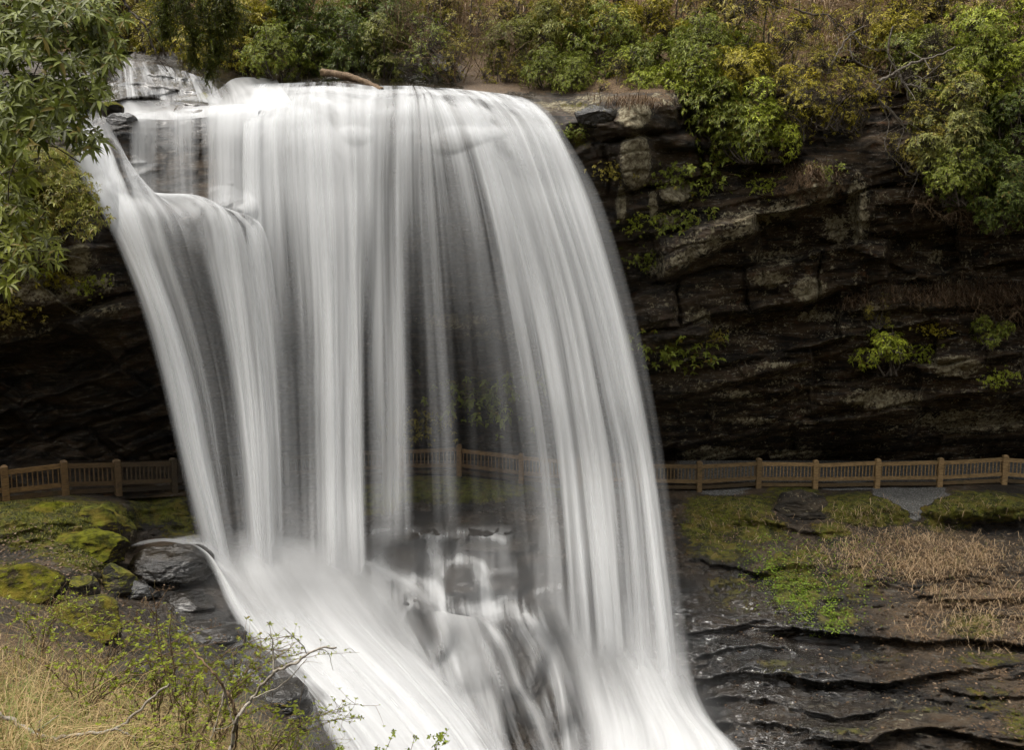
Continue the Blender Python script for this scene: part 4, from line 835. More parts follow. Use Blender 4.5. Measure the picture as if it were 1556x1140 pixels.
for a in [
 ('d',150,20,95,42,OL,'thin olive shrub far up the slope behind the near rhododendron leaves'),
 ('a',205,62,60,39,OL,'olive-green shrub above the wet slabs at the upper left of the stream'),
 ('f',262,60,58,38,YG,'yellow-green fine-leaved shrub behind the drooping hemlock branch'),
 ('a',330,78,52,37.6,YG,'yellow-green rounded shrub at the far edge of the stream, left of the log'),
 ('b',378,58,48,38.2,YG,'tall yellow-green shrub standing behind the stream, left of the darkest shrub'),
 ('c',430,84,52,37.2,MG,'mid-green shrub hanging low over the stream left of the fallen log'),
 ('b',452,34,50,39,DG,'dark green shrub above the one hanging low over the stream'),
 ('c',505,70,62,38,DG,'dark glossy shrub directly behind the fallen log'),
 ('a',560,30,72,39.5,DG,'darkest large shrub at the top edge above the fallen log'),
 ('b',588,86,44,37,GG,'grey-green shrub just right of the fallen log'),
 ('d',655,88,56,36.4,MG,'loose mid-green shrub left of the brown twig thicket'),
 ('f',640,22,70,41,OL,'pale olive shrub at the top edge above the brown twig thicket'),
 ('d',735,30,60,40,OL,'sparse shrub among brown stems at the top edge, right of centre'),
 ('b',770,78,40,36.2,GG,'grey-green shrub just right of the brown twig thicket'),
 ('a',815,52,52,37,GG,'silvery green shrub with pale leaf undersides behind the lip of the right fall'),
 ('c',842,108,42,34.6,MG,'low bright-edged shrub overhanging the lip of the right fall'),
 ('c',905,62,62,36,MG,'large mid-green shrub above the pale lichen rock'),
 ('f',960,104,44,34.2,LG,'light green fine-leaved shrub on the rim left of the big overhanging shrub'),
 ('a',978,42,56,36,YG,'yellow-green shrub on the slope above the rim'),
 ('d',1045,18,60,36.5,OL,'twiggy olive shrub at the top edge above the big overhanging shrub'),
 ('c',1082,76,60,33.2,MG,'upper half of the big shrub clump overhanging the dark cliff recess'),
 ('e',1105,132,62,31.6,MG,'big shrub hanging over the rim above the dark cliff recess'),
 ('e',1172,168,46,31.0,LG,'bright green drooping shrub tip below the yellow-leaved shrub'),
 ('d',1178,48,58,34.5,YG,'thin yellowish shrub left of the bare brown slope'),
 ('d',1215,96,44,32.6,OL,'straggly olive shrub beside the bare bent branches'),
 ('d',1372,30,70,35.5,OL,'twiggy shrub above the bare pale branches at the upper right'),
 ('d',1455,45,66,34.2,OL,'loose olive shrub near the top right with many grey twigs'),
 ('a',1525,48,62,32.6,LG,'light green shrub in the top right corner'),
 ('b',1540,120,46,31.8,LG,'bright shrub at the right edge below the top right corner'),
 ('d',1420,112,54,32.0,GG,'grey-green shrub right of the pale forked branch'),
 ('e',1452,182,60,30.8,GG,'long shrub drooping down the cliff face at the right'),
 ('e',1500,228,56,30.6,DG,'dark shrub hanging at the right edge beside the long drooping shrub'),
 ('c',1462,262,54,30.2,MG,'lowest leafy end of the shrub drooping down the cliff face'),
 ('b',1536,190,44,31.2,DG,'dark green shrub at the right edge in shade'),
 ('d',1400,210,44,31.2,OL,'bare-twigged shrub hanging left of the long drooping shrub'),
  ('c',862,28,56,37.5,OL,'olive shrub at the top edge above the silvery green one'),
 ('a',1012,88,50,33.8,MG,'mid-green shrub between the light green rim shrub and the big overhanging clump'),
 ('c',1040,128,46,32.2,LG,'left end of the big overhanging clump, low over the rim'),
 ('a',1142,108,50,32.0,YG,'yellow-green shrub in the right half of the overhanging clump'),
 ('e',1132,166,48,30.9,MG,'dense leafy skirt hanging lowest under the overhanging clump'),
 ('d',1208,158,44,31.0,YG,'straggly yellow-green shrub below the bare slope, right of the overhanging clump'),
 ('d',1120,36,60,35.2,OL,'olive twiggy shrub at the top edge right of the overhanging clump'),
 ('f',920,18,66,38.5,YG,'yellow-green shrub cut by the top edge above the lichen rock'),
 ('d',690,98,40,36.0,OL,'small olive shrub rooted at the water edge before the brown thicket'),
 ('c',545,96,44,37.2,DG,'low dark shrub spreading right behind the fallen log'),
 ('f',300,26,60,40,YG,'pale yellow-green shrub at the top edge behind the hemlock spray'),
 ('a',395,30,56,40,OL,'olive shrub at the top edge left of the darkest one'),
 ('a',1392,78,48,33.0,MG,'mid-green shrub behind the pale forked branch'),
 ('d',1330,28,56,35.5,YG,'loose yellowish shrub at the top edge above the bent branch'),
 ('c',1500,86,58,32.4,MG,'dense mid-green shrub under the top right corner'),
 ('d',1440,150,50,31.4,OL,'twiggy olive shrub above the long drooping shrub'),
 ('e',1520,282,44,30.4,DG,'dark shrub hanging lowest at the right edge'),
 ('c',1478,132,48,31.6,LG,'light green shrub between the corner shrub and the drooping one'),
 ('d',1300,150,40,31.8,YG,'thin yellow-green shrub hanging in the dark recess under the bent branch'),
  ('c',885,122,40,34.2,MG,'low shrub spreading over the rim just right of the lip'),
 ('d',945,132,34,33.2,OL,'small olive shrub on the rim above the dark lodged block'),
 ('a',1002,128,38,32.8,LG,'light green shrub on the rim right of the lichen pillar'),
 ('d',765,112,30,35.2,YG,'small yellow-green shrub at the water edge left of the right-hand lip'),
 ('b',1352,62,34,33.2,YG,'small yellow-green shrub between the pale bare branches')]:
    shrub(*a, group=BG)
shrub('d', 1262, 138, 46, 31.2, YG, 'shrub with golden yellow leaves hanging over the dark recess', BG, M_LEAF_Y)
shrub('g', 1215, 120, 32, 31.8, YY, 'small yellowing shrub beside the golden one', BG, M_LEAF_Y)
for a in [('g',1352,520,44,32.4,LG,'bright green shrub growing from the cliff ledge above the right-hand fence'),
          ('g',1505,498,30,32.4,MG,'small dim shrub on the ledge at the right edge of the cliff'),
          ('f',1335,474,24,32.6,OL,'wispy shrub just above the bright green one on the cliff ledge')]:
    shrub(*a)
# low plants rooted in cracks of the wall
def make_clump(seed, R, n, L, W, flat=.5):
    r = np.random.default_rng(seed); q = r.normal(size=(n, 3)) * np.array([R, R * .4, R * flat]) * .5
    mb, st = MB(), MB(); whorls(mb, q, unit(np.array([0, -.7, .6]) + r.normal(size=(n, 3)) * .4), r, 5, L, W, .4)
    for i in range(14):
        j = r.integers(0, n); st.tube(spline([[q[j, 0] * .4, .35, q[j, 2] - .12], q[j] * .6, q[j]], 5), .008, .004, 4)
    return mesh_np('leaves', np.concatenate(mb.V), np.concatenate(mb.Q), np.concatenate(mb.T)), mesh_np('stems', np.concatenate(st.V), np.concatenate(st.Q))
_cl = [make_clump(20 + i, 1.0, 110, .11, .5) for i in range(3)]
for m_ in _cl: m_[0].materials.append(M_SMALL); m_[1].materials.append(M_TWIG)
for i, (u, v, w, c, lab) in enumerate([
 (1080,262,44,MG,'low leafy plants in the crack above the round lichen patch'),(1035,532,48,MG,'green fern patch on the wall beside the right edge of the fall'),(1162,282,20,LG,'yellow-green plant on the brown slab shoulder'),
 (1015,268,24,MG,'small plant right of the tall lichen pillar'),(940,262,22,OL,'dry-looking plant left of the tall lichen pillar foot'),(1035,338,34,MG,'trailing plant below the round lichen patch'),(965,338,22,LG,'small bright plant between lichen spots near the fall'),
 (1080,510,18,OL,'thin plant above the fern patch on the wall'),(1400,535,22,LG,'small bright plant on the wall right of the bright green shrub'),(1520,575,20,LG,'tiny lit plant under the lichen hump at the right'),(1425,500,18,YG,'sprig between the bright green shrub and the lichen hump'),
 (740,600,60,MG,'green plants on the wall seen through the thin middle of the fall'),(640,645,34,OL,'dim plants on the wall left of those seen through the fall'),(75,418,34,YG,'yellow-green plants under the mossy bank at the left'),(130,432,22,LG,'small bright plant beside the pale rock at the left'),
 (20,470,30,OL,'brownish plants on the ledge at the far left wall'),(870,200,18,MG,'mossy plant under the wet rim right of the fall'),(1250,262,18,MG,'plant on top of the brown slab end'),(990,392,24,MG,'plant at the foot of the brown slab near the fall')]):
    Y = float(cdep(u, v)) - .12
    s = w * Y / F / .62
    e = tag(empty('cliff_plant', P(u, v, Y), (0, 0, _rs.uniform(-.3, .3)), (s, max(s, .5), s)), lab, 'plant', 'plants rooted in the cliff')
    for nm, m_, col in (('leaves', _cl[i % 3][0], c), ('stems', _cl[i % 3][1], (1, 1, 1))):
        o = bpy.data.objects.new(nm, m_); COL.objects.link(o); o.parent = e; o.color = (*col, 1)
# twig thickets
for i, (u, v, H, Y, n, sp_, lab) in enumerate([(700,128,2.6,35.6,9,.9,'tangle of brown leafless stems above the middle of the lip'),(752,122,2.2,35.2,8,1.0,'second brown leafless thicket, nearer the right fall'),(690,60,3.0,39,8,.9,'brown leafless bush at the top above the thickets'),
   (1300,120,2.4,33,7,1.2,'grey leafless bush on the bare slope between yellow and olive shrubs'),(1240,40,2.6,36,7,1.0,'brown leafless bush near the top of the bare slope'),(1490,470,1.3,32.5,8,1.3,'rusty dead stems on the ledge at the right of the cliff'),(1555,476,1.4,32.3,8,1.3,'rusty dead stems at the right border of the cliff ledge'),
   (130,80,3.0,41,8,.8,'brown leafless bush on the upper left slope'),(260,30,3.4,43,8,.8,'faint brown leafless bush at the top left behind the hemlock'),(600,70,2.2,37.4,7,1,'leafless stems beside the grey-green shrub by the log'),(1430,330,1.6,31.2,6,1.2,'grey twigs trailing below the drooping shrub'),(1130,190,1.3,31.2,6,1.4,'thin twigs under the big overhanging shrub')]):
    m_ = make_twigs(60 + i, H, n, sp_, 3 if H > 1.5 else 2, .022, .12 if v > 160 else .0)
    o = obj('bare_bush', m_, M_TWIG); o.location = P(u, v, Y); tag(o, lab, 'bush', 'leafless bushes')
# pale bent branches over the dark recess
def px_branch(lines, Y, r0, mat, label, name='bare_branch', cat='branch', sub=1, seed=0, twig=0):
    r = np.random.default_rng(seed); mb = MB()
    o_ = P(*lines[0][0][:2], Y)
    for q in lines:
        rad = q[0][2] if len(q[0]) > 2 else r0
        L = [P(x[0], x[1], Y + r.normal() * .05) - o_ for x in q]
        c = spline(L, 10 * len(L)); c += np.stack([fbm(np.arange(len(c)) * .25, seed + i * 3, 0, 2) for i in range(3)], -1) * rad * 1.6
        mb.tube(c, rad, rad * .45, 6)
        for _ in range(twig):
            i = r.integers(2, len(c)); d = unit(r.normal(size=3) + (c[i] - c[i - 1]) / np.linalg.norm(c[i] - c[i - 1]))
            mb.tube(spline([c[i], c[i] + d * rad * 12, c[i] + d * rad * 20 + r.normal(size=3) * rad * 8], 6), rad * .4, rad * .15, 4)
    o = mb.build(name, mat); o.location = o_; return tag(o, label, cat)
px_branch([[(1260,108,.042),(1268,90),(1283,64),(1300,47),(1317,38)],[(1296,52,.024),(1310,68),(1336,78)],[(1292,58,.024),(1294,84),(1310,98),(1330,104)]], 31.0, .06, M_GREY, 'pale bent branch arching over the dark recess, left of the forked one', twig=4)
px_branch([[(1337,124,.054),(1360,110),(1390,94),(1424,85),(1451,72)],[(1357,40,.030),(1350,67),(1352,90),(1365,110),(1377,134),(1380,152)],[(1365,108,.048),(1374,127),(1391,130),(1400,139)],[(1330,140,.030),(1345,122),(1362,110)]], 30.8, .06, M_GREY, 'pale forked branch with a thick crooked arm at the upper right', seed=4, twig=5)
px_branch([[(1206,13,.036),(1237,22),(1257,22),(1283,43)]], 33.5, .05, M_BARK, 'grey branch lying across the bare brown slope near the top', seed=5, twig=3)
px_branch([[(1335,150,.024),(1350,185),(1345,225),(1368,250)],[(1335,150,.024),(1372,190),(1362,230)],[(1335,150,.018),(1382,205),(1395,260),(1380,300)]], 30.9, .04, M_GREY, 'pale hanging twigs left of the long drooping shrub', seed=6, twig=8)
px_branch([[(1168,164,.024),(1200,142),(1225,124)],[(1168,164,.018),(1205,150),(1240,150)],[(1168,164,.018),(1150,190),(1158,226)]], 30.8, .02, M_GREY, 'short grey twigs under the straggly yellow-green shrub', seed=8, twig=7)
px_branch([[(182,-12,.035),(196,14),(218,36),(232,68),(240,92)],[(205,22,.012),(236,34),(256,40)]], 20, .03, M_BARK, 'thin dark bare branch hanging at the top left in front of the slope', seed=9, twig=3)
# fallen log on the far edge of the stream
mb = MB(); lg = spline([P(490,109,36.2), P(512,112,35.7), P(540,119,35.3), P(565,129,34.8), P(580,137,34.2)], 60); mb.tube(lg - lg[0], .14, .10, 18)
V_ = np.concatenate(mb.V); V_ += (fbm(V_[:, 0] * .8, V_[:, 1] * 7, V_[:, 2] * 7, 4) * .09)[:, None] * np.array([.2, .5, 1]); mb.V = [V_]
mb.add([lg[0] * 0 + np.array([-.02, 0, 0])] + [V_[i] for i in range(18)], None, [[0, 1 + i, 1 + (i + 1) % 18] for i in range(18)])
o = mb.build('fallen_log', M_TWIG); o.location = lg[0]; tag(o, 'thick brown fallen log lying at the far edge of the stream above the lip', 'log')

# near rhododendron leaves hanging in at the upper left
def px_foliage(name, label, cat, ell, n, Y, L, W, nleaf, tint, mat, stems, seed, droop=.35, dY=.8, twigs=70):
    r = np.random.default_rng(seed); pts = []; cs = []
    A = np.array([e[2] * e[3] for e in ell], float); A /= A.sum()
    k = r.choice(len(ell), n, p=A)
    for j in k:
        cu, cv, ru, rv = ell[j]; a = r.uniform(0, 2 * math.pi); q = r.random() ** .5
        pts.append((cu + ru * q * math.cos(a), cv + rv * q * math.sin(a), Y + r.normal() * dY * .5))
    pts = np.array(pts); W_ = P(pts[:, 0], pts[:, 1], pts[:, 2]); keep = perlin(W_[:, 0] * 1.7, W_[:, 2] * 1.7, W_[:, 1] * 1.2 + seed) > -.28; W_ = W_[keep]
    C_ = np.array([P(e[0], e[1], Y) for e in ell])[k][keep]
    root = P(*stems[0][0], Y + .3); e = tag(empty(name, root), label, cat)
    fo = MB(); whorls(fo, W_ - root, unit(np.array([.25, -.45, .75]) + .9 * unit(W_ - C_) + r.normal(size=W_.shape) * .3), r, nleaf, L, W, droop)
    fo.build('foliage', mat, e, color=tint)
    br = MB()
    for s_ in stems: br.tube(spline([P(q[0], q[1], Y + .2) - root for q in s_], 24), .022, .007, 6)
    for j in r.choice(len(W_), min(twigs, len(W_)), replace=False):
        a = C_[j] - root + r.normal(size=3) * .2; b = W_[j] - root; br.tube(spline([a, (a + b) / 2 + r.normal(size=3) * .05, b], 6), .006, .003, 4)
    br.build('branches', M_BARK, e, color=(1, 1, 1)); return e
px_foliage('rhododendron', 'near rhododendron with long drooping leaves filling the upper left corner', 'shrub', [(20,30,70,70),(95,50,60,50),(40,120,75,60),(110,130,50,40),(70,190,60,30),(120,210,34,20),(10,190,40,50),(140,30,50,40),(160,80,30,24)], 1400, 8.8, .122, .25, 8, (.165,.19,.034), M_LEAF,
           [[(-60,60),(20,50),(90,40),(150,30)],[(-60,120),(20,120),(80,130),(130,170)],[(-60,160),(20,190),(80,200),(130,215)]], 31)
px_foliage('rhododendron', 'lower clump of near rhododendron leaves at the left edge below the larger one', 'shrub', [(5,260,40,36),(20,330,50,40),(60,385,40,30),(0,400,44,46),(14,300,30,30)], 300, 9.6, .13, .26, 8, (.2,.22,.03), M_LEAF, [[(-60,330),(0,330),(40,350)],[(-60,400),(10,390),(60,385)],[(-60,260),(0,262),(30,258)]], 32)
px_foliage('bank_shrub', 'yellow-green small-leaved shrub draped over the mossy bank left of the chute', 'shrub', [(60,250,60,30),(105,290,50,34),(140,330,30,22),(60,310,70,30),(30,350,60,24),(100,350,46,18)], 900, 25.6, .13, .34, 6, (.23,.225,.03), M_LEAF_Y, [[(-40,330),(40,290),(110,300)],[(0,360),(60,340),(140,335)]], 33, .5, 1.0)
# drooping hemlock spray
def hemlock(label, stems, Y, tint, seed, name='hemlock_branch'):
    r = np.random.default_rng(seed); root = P(*stems[0][0], Y); e = tag(empty(name, root), label, 'branch'); br = MB(); B, D_ = [], []
    for s_ in stems:
        c = spline([P(q[0], q[1], Y) - root for q in s_], 30); br.tube(c, .016, .004, 5)
        for i in range(2, 30):
            for _ in range(5):
                d = unit((c[min(i + 1, 29)] - c[i - 1]) + r.normal(size=3) * .12 + np.array([0, 0, -.06])); l = r.uniform(.25, .7) * (1.1 - i / 40)
                q = spline([c[i], c[i] + d * l * .5 + r.normal(size=3) * .06, c[i] + d * l + [0, 0, -.14 * l] + r.normal(size=3) * .06], 16); br.tube(q, .004, .002, 3)
                sd_ = unit(np.cross(d, r.normal(size=3)))
                for w in (1, -1):
                    B.append(q); D_.append(unit(d * .6 + sd_ * w + r.normal(size=(16, 3)) * .25))
    B, D_ = np.concatenate(B), np.concatenate(D_); fo = MB()
    fo.leaves(B, D_, unit(np.array([0, -.3, 1]) + r.normal(size=B.shape) * .3), r.uniform(.035, .06, len(B)), r.uniform(.012, .02, len(B)), .2)
    fo.build('needles', M_SMALL, e, color=tint); br.build('branchlets', M_BARK, e, color=(1, 1, 1)); return e
hemlock('feathery hemlock branch drooping from the top over the upper stream', [[(262,-40),(278,0),(292,40),(296,90)],[(290,-40),(306,10),(320,60),(318,110)],[(320,-40),(330,10),(336,50),(330,84)],[(250,-40),(252,-10),(248,30),(254,52)],[(300,-40),(345,-5),(352,25),(346,50)]], 17, (.1,.115,.014), 41)

# ------------------------------------------------------------------ grass, litter, ground plants
M_DRY = grass_mat('dry grass', [(0, C(.22, .14, .07)), (.45, C(.46, .32, .18)), (.8, C(.62, .46, .29)), (.93, C(.26, .2, .08)), (1, C(.12, .15, .03))])
M_GRASS = grass_mat('straw and green grass', [(0, C(.18, .115, .045)), (.4, C(.42, .29, .12)), (.72, C(.55, .41, .2)), (.82, C(.2, .21, .035)), (1, C(.13, .2, .022))])
M_MOSS = grass_mat('moss tufts', [(0, C(.03, .036, .005)), (.5, C(.13, .14, .013)), (.85, C(.21, .21, .02)), (1, C(.24, .17, .04))])
M_LITTER = grass_mat('fallen leaves', [(0, C(.04, .022, .01)), (.5, C(.13, .078, .04)), (.85, C(.24, .155, .09)), (1, C(.3, .22, .14))])
def blades(mb, base, d, H, W, bend):
    """arched blades: base points, lean directions, heights"""
    M = len(base); H = H[:, None]; up = np.array([0, 0, 1.0]); d = d * bend[:, None]
    sd_ = unit(np.cross(d + 1e-3, up)) * W[:, None] / 2
    m1 = base + up * H * .5 + d * H * .22; m2 = base + up * H * (.86 - .3 * bend[:, None] ** 2) + d * H * .62; tp = base + up * H * (1 - .62 * bend[:, None] ** 2) + d * H * 1.0
    V = np.stack([base - sd_, base + sd_, m1 - sd_, m1 + sd_, m2 - sd_ * .7, m2 + sd_ * .7, tp], 1); o = np.arange(M)[:, None] * 7
    mb.add(V.reshape(-1, 3), np.concatenate([o + [0, 1, 3, 2], o + [2, 3, 5, 4]]), o + [4, 5, 6])
def scatter(n, wfun, box, seed):
    r = np.random.default_rng(seed); u = r.uniform(box[0], box[2], n); v = r.uniform(box[1], box[3], n)
    k = r.random(n) < wfun(u, v); u, v = u[k], v[k]; return u, v, P(u, v, gdep(u, v)), r
def hdir(r, n, az=None, sig=3.2):
    a = r.uniform(0, 2 * math.pi, n) if az is None else r.normal(az, sig, n); return np.stack([np.cos(a), np.sin(a), a * 0], -1)
def lgrass_w(u, v):
    e = u - (50 + 400 * sstep(930, 1160, v)); return np.maximum(sstep(60, -60, e) * sstep(890, 1000, v) * (.25 + .75 * sstep(980, 1080, v)) * (.35 + .65 * sstep(-.25, .25, fbm(u / 60., v / 40., 7, 3))), .16 * blob(u, v, 70, 905, 130, 60, 4))
u, v, b, r = scatter(52000, lgrass_w, (-340, 890, 480, 1255), 51); n = len(u); mb = MB()
blades(mb, b - [0, 0, .03], hdir(r, n, -.4, 1.5), .16 + .5 * r.random(n) ** 2.2 + .35 * (r.random(n) < .04), r.uniform(.003, .008, n), r.uniform(.3, 1.5, n))
g_ = u < 130; g_ &= r.random(n) < .5 * blob(u, v, 20, 1110, 110, 50)
gb = MB(); blades(gb, b[g_], hdir(r, g_.sum()), r.uniform(.15, .35, g_.sum()), r.uniform(.004, .007, g_.sum()), r.uniform(.2, .9, g_.sum())); o = gb.build('green_grass', M_SMALL, color=(.12, .19, .02)); tag(o, 'fresh green grass among the straw in the lower left corner', None, None, 'stuff')
o = mb.build('grass', M_GRASS); tag(o, 'tall straw-coloured grass with green blades on the near left bank', None, None, 'stuff')
def rgrass_w(u, v): return np.maximum(blob(u, v, 1390, 846, 150, 36, 4), .5 * blob(u, v, 1500, 930, 110, 50, 3)) * (.4 + .6 * sstep(-.3, .3, fbm(u / 40., v / 25., 5, 3))) + .25 * blob(u, v, 1310, 790, 60, 20) + .1 * blob(u, v, 1420, 772, 160, 16, 4) * (np.abs(u - 1388) > 30) + .08 * blob(u, v, 1120, 790, 70, 30)
u, v, b, r = scatter(44000, rgrass_w, (1040, 750, 1700, 1010), 52); n = len(u); mb = MB()
blades(mb, b, hdir(r, n, -1.2, 1.7), .09 + .36 * r.random(n) ** 1.6, r.uniform(.007, .015, n), r.uniform(1.0, 1.65, n))
o = mb.build('dry_grass', M_DRY); tag(o, 'flattened tan dry grass on the right bank', None, None, 'stuff')
def moss_w(u, v): 
    m_ = depth_at(gu, gv, moss, u, v); return sstep(.55, .9, m_ + .5 * fbm(u / 30., v / 14., 9, 3))
u, v, b, r = scatter(60000, moss_w, (-50, 735, 1600, 960), 53); n = len(u); mb = MB()
blades(mb, b, hdir(r, n), r.uniform(.03, .1, n), r.uniform(.015, .03, n), r.uniform(.4, 1.2, n))
o = mb.build('moss', M_MOSS); tag(o, 'soft green moss tufts below the fence', None, None, 'stuff')
def litter_w(u, v): return np.clip(depth_at(gu, gv, soil, u, v) * 1.0, 0, 1) * sstep(200, 1000, u + 900 * (v < 900)) + .06 * sstep(1050, 1150, u) + .5 * blob(u, v, 90, 900, 130, 50, 4) + .3 * blob(u, v, 60, 830, 110, 30, 4)
u, v, b, r = scatter(42000, litter_w, (-60, 765, 1650, 1200), 54); n = len(u); mb = MB()
mb.leaves(b + [0, 0, .015], unit(np.concatenate([r.normal(size=(n, 2)), r.normal(size=(n, 1)) * .25], 1)), unit(np.array([0, -.4, 1]) + r.normal(size=(n, 3)) * .4), r.uniform(.05, .12, n), r.uniform(.025, .06, n), .1)
hu_, hv_ = r.uniform(-100, 1700, 30000), r.uniform(-60, 165, 30000); hb_ = P(hu_, hv_, depth_at(hu, hv, HY, hu_, hv_) - .02); n = len(hb_)
mb.leaves(hb_, unit(r.normal(size=(n, 3)) * [1, .6, .6]), unit(np.array([0, -.7, .8]) + r.normal(size=(n, 3)) * .4), r.uniform(.08, .2, n), r.uniform(.05, .1, n), .15)
o = mb.build('leaf_litter', M_LITTER); tag(o, 'brown fallen leaves on the banks and slope', None, None, 'stuff')
hu_, hv_ = r.uniform(-200, 1800, 26000), r.uniform(-80, 160, 26000); k = fbm(hu_ / 70., hv_ / 40., 4, 3) > -.12; hu_, hv_ = hu_[k], hv_[k]; n = len(hu_); ug = MB()
blades(ug, P(hu_, hv_, depth_at(hu, hv, HY, hu_, hv_)), hdir(r, n), r.uniform(.3, 1.0, n), r.uniform(.012, .03, n), r.uniform(.3, 1.2, n))
hu_, hv_ = r.uniform(-150, 1750, 5200), r.uniform(-60, 150, 5200); k = fbm(hu_ / 90., hv_ / 50., 14, 3) > -.2; hu_, hv_ = hu_[k], hv_[k]; n = len(hu_); lf = MB()
whorls(lf, P(hu_, hv_, depth_at(hu, hv, HY, hu_, hv_)) + np.stack([r.normal(size=n) * .2, -r.uniform(0, .5, n), r.uniform(.1, 1.1, n)], -1), unit(np.array([0, -.5, .8]) + r.normal(size=(n, 3)) * .4), r, 7, .13, .27)
o = lf.build('low_foliage', M_LEAF_Y, color=(.16, .165, .04)); tag(o, 'low olive foliage filling the slope above the falls', None, None, 'stuff')
o = ug.build('undergrowth', M_DRY); tag(o, 'brown dead stems and weeds covering the slope above the falls', None, None, 'stuff')
ug = MB()
for cu, cv, ru, rv, m_ in [(1470, 448, 130, 16, 1500), (1235, 268, 40, 14, 350), (1540, 470, 60, 20, 600), (1300, 462, 40, 10, 200), (960, 158, 60, 8, 250)]:
    x, y = r.normal(cu, ru * .5, m_), r.normal(cv, rv * .6, m_); blades(ug, P(x, y, cdep(x, y)), hdir(r, m_, -1.5, .8), r.uniform(.12, .5, m_), r.uniform(.01, .025, m_), r.uniform(.9, 1.6, m_))
o = ug.build('dead_fern', M_LITTER); tag(o, 'rusty dead ferns and stems matted on the ledges of the cliff', None, None, 'stuff')
def lime_w(u, v):
    s_, t_, d_ = seg_d(u, v, (1170, 872), (1262, 945)); return np.exp(-((d_ + 14 * fbm(u / 30., v / 30., 8, 3)) / 24) ** 2) * sstep(-.25, .3, fbm(u / 22., v / 14., 3, 4)) + .3 * blob(u, v, 1275, 900, 60, 40) * sstep(-.1, .3, fbm(u / 20., v / 14., 6, 3)) + .1 * blob(u, v, 1200, 850, 110, 50) + .3 * blob(u, v, 1290, 828, 30, 6)
u, v, b, r = scatter(26000, lime_w, (1120, 810, 1360, 970), 55); n = len(u); mb = MB()
mb.leaves(b + [0, 0, .03] + r.normal(size=(n, 3)) * .03, unit(r.normal(size=(n, 3)) * [1, 1, .4]), unit(np.array([0, -.5, 1]) + r.normal(size=(n, 3)) * .4), r.uniform(.04, .09, n), r.uniform(.03, .05, n), .2)
o = mb.build('ground_cover', M_SMALL, color=(.17, .25, .022)); tag(o, 'bright lime-green creeping plants on the wet right bank', None, None, 'stuff')
# saplings with small lime leaves in the left foreground
def make_sapling(seed, n, H, spread):
    r = np.random.default_rng(seed); st = MB(); fo = MB()
    for _ in range(n):
        a = r.uniform(-.6, 2.6); d = np.array([math.cos(a), -.3 + .5 * math.sin(a), 0]) * spread * r.uniform(.4, 1.1); h = H * r.uniform(.5, 1.0)
        q = spline([np.zeros(3), d * .3 + [0, 0, h * .55], d * .75 + [0, 0, h * .9], d * 1.15 + [0, 0, h * .92]], 30); q += np.stack([fbm(np.arange(30) * .2, seed * 3.1 + k + _ * 7, 0, 2) for k in range(3)], -1) * .05
        st.tube(q, .006, .002, 4)
        for i in range(8, 30):
            if r.random() < .6:
                whorls(fo, q[i:i + 1] + r.normal(size=(1, 3)) * .012, unit(np.array([[0, 0, .8]]) + r.normal(size=(1, 3)) * .5), r, 4, r.uniform(.028, .046), .5, .15, (35, 85))
            if i % 4 == 0:
                t_ = q[i] + unit(r.normal(size=3) + [0, 0, .5]) * r.uniform(.1, .3); st.tube(spline([q[i], (q[i] + t_) / 2 + r.normal(size=3) * .02, t_], 5), .003, .0015, 3)
                whorls(fo, t_[None], np.array([[0, 0, 1.0]]), r, 5, .04, .5, .15, (35, 85))
    return fo, st
_sap = []
for i in range(3):
    fo, st = make_sapling(70 + i, 11, .9, 1.25); _sap.append((mesh_np('leaves', np.concatenate(fo.V), np.concatenate(fo.Q), np.concatenate(fo.T)), mesh_np('stems', np.concatenate(st.V), np.concatenate(st.Q))))
    _sap[-1][0].materials.append(M_SMALL); _sap[-1][1].materials.append(M_TWIG)
for i, (u, v, Y, s, yaw, lab) in enumerate([(130,1085,8.0,.75,0,'sapling with small lime leaves behind the white forked twig'),(235,1120,8.2,.85,.4,'lime-leaved sapling at the base of the dry flower stalk'),(330,1135,9.0,.85,-.4,'lime-leaved sapling left of the tall white twig'),(395,1165,9.4,.65,.3,'lime-leaved sapling beside the lower end of the white water'),
    (285,1165,7.0,.7,1.0,'leafy sapling at the bottom edge below the dry flower stalk'),(60,1000,12.5,.8,.2,'pale green sapling in the straw grass at the left edge'),(160,1010,13.5,.9,-.2,'thin sapling in front of the angular brown-green boulder'),(440,1185,9.8,.5,.1,'rightmost sapling with lime leaves against the white water'),(360,1060,13.0,.8,.5,'small sapling in front of the stepped wet rock'),(200,1175,6.4,.6,-.5,'nearest lime-leaved sapling at the bottom edge')]):
    e = tag(empty('sapling', P(u, v, Y), (0, 0, yaw), s * 1.45), lab, 'sapling', 'lime-leaved saplings on the near bank')
    for nm, m_, col in (('leaves', _sap[i % 3][0], (.27, .31, .025)), ('stems', _sap[i % 3][1], (1, 1, 1))):
        o = bpy.data.objects.new(nm, m_); COL.objects.link(o); o.parent = e; o.color = (*col, 1)
px_branch([[(-20,1078,.017),(0,1088),(34,1105),(71,1122),(102,1120),(175,1108),(212,1080),(257,1038)],[(71,1122,.013),(74,1140),(78,1170)],[(57,1112,.007),(70,1102),(91,1087)],[(175,1108,.008),(203,1122),(212,1145)],[(60,1112,.006),(60,1100),(62,1094)]], 5.6, .012, M_PALE, 'white bare forked twig lying across the lower left corner', seed=20)
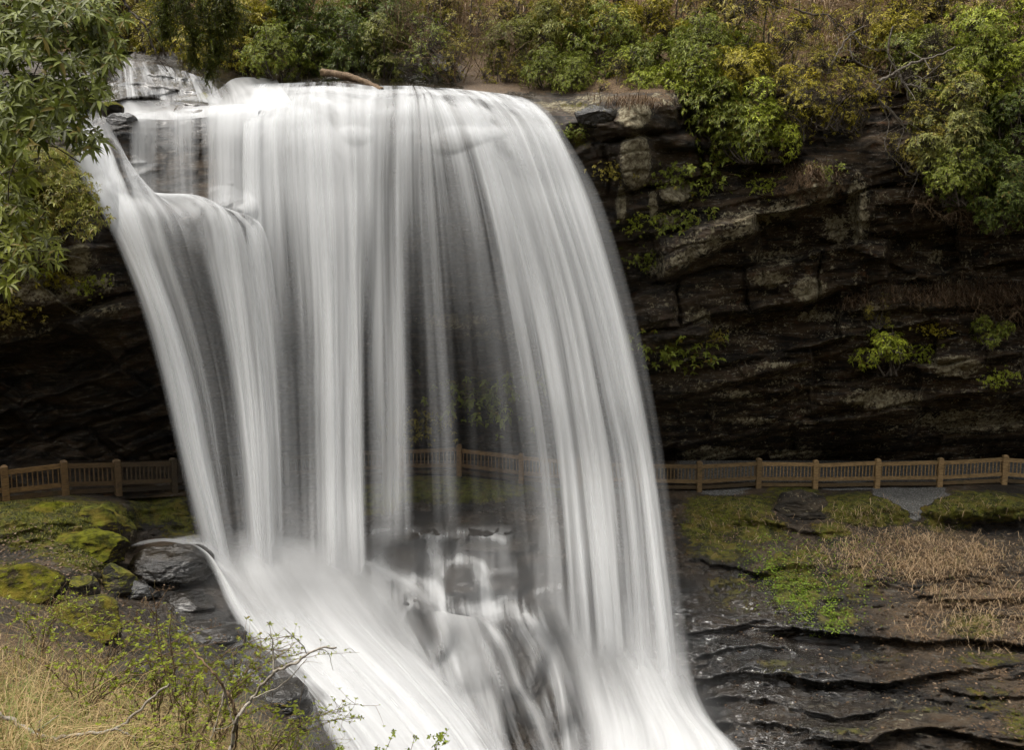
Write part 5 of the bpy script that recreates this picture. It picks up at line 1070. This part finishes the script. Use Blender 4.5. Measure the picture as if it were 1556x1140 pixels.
px_branch([[(345,1170,.016),(354,1121),(361,1091),(380,1066),(418,1021),(438,1014),(482,987),(510,985)],[(416,1022,.008),(415,995),(414,972)],[(341,1047,.009),(347,1075),(356,1104)],[(341,1047,.007),(336,1075),(331,1091),(318,1130)],[(385,1062,.006),(430,1040),(466,1002)],[(414,972,.003),(408,964),(400,960)],[(482,987,.004),(498,992),(506,1020)]], 6.4, .012, M_PALE, 'tall white bare twig reaching over the white water', seed=21, twig=1)
px_branch([[(361,1095,.014),(352,1066),(330,1030),(310,1008),(288,985)],[(361,1095,.012),(358,1130),(350,1180)]], 6.6, .012, M_TWIG, 'thick tan stem leaning behind the tall white twig', seed=22)
# dry flower stalk
r = np.random.default_rng(23); o_ = P(270, 1060, 7.2); e = tag(empty('dry_flower_stalk', o_), 'dry brown branching flower stalk with tiny seed heads', 'plant'); st, sh_ = MB(), MB()
for q in [[(262,1075),(241,974),(236,920),(227,894)],[(238,925),(247,908),(257,893)],[(268,1062),(262,1000),(240,950),(222,920)],[(262,1000),(258,960),(262,925)],[(240,962),(215,950),(200,940)],[(248,985),(285,965),(330,952)],[(258,1000),(300,985),(345,975)],[(236,935),(228,925),(224,915)]]:
    c = spline([P(x, y, 7.2 + r.normal() * .04) - o_ for x, y in q], 20); st.tube(c, .0055, .002, 5)
    for _ in range(5):
        i = r.integers(12, 20); t_ = c[i] + unit(r.normal(size=3) + [0, 0, .6]) * r.uniform(.03, .08); st.tube([c[i], t_], .002, .0012, 3)
        whorls(sh_, t_[None] + r.normal(size=(3, 3)) * .008, np.array([[0, 0, 1.0]] * 3), r, 5, .013, .8, 0, (20, 90))
st.build('stalk', M_TWIG, e, color=(1, 1, 1)); sh_.build('seed_heads', M_LITTER, e)
# sprigs rising into the bottom edge of the view, rooted on the near bank
st, fo = MB(), MB(); o_ = P(330, 1250, 6.4)
for q in [[(330,1250),(440,1180),(505,1150),(520,1138)],[(330,1250),(480,1190),(570,1160),(600,1112)],[(330,1250),(500,1200),(610,1160),(632,1118)],[(330,1250),(520,1200),(640,1160),(668,1128),(682,1108)],[(330,1250),(460,1185),(560,1150),(575,1132)]]:
    c = spline([P(x, y, 6.2 + .1 * i) - o_ for i, (x, y) in enumerate(q)], 40); st.tube(c, .006, .0018, 4)
    for i in range(22, 40):
        if r.random() < .8: whorls(fo, c[i:i + 1] + r.normal(size=(1, 3)) * .01, unit(np.array([[.3, 0, .8]]) + r.normal(size=(1, 3)) * .5), r, 4, .03, .5, .15, (30, 85))
whorls(fo, (P(668, 1128, 6.5) - o_)[None] + r.normal(size=(14, 3)) * .035, r.normal(size=(14, 3)) + [0, 0, .8], r, 5, .034, .5, .15, (30, 85))
e = tag(empty('sapling', o_), 'low arching sprigs with lime leaves at the bottom edge in front of the white water', 'sapling'); st.build('stems', M_TWIG, e, color=(1, 1, 1)); fo.build('leaves', M_SMALL, e, color=(.24, .3, .03))
# pale loose twigs caught in the near grass
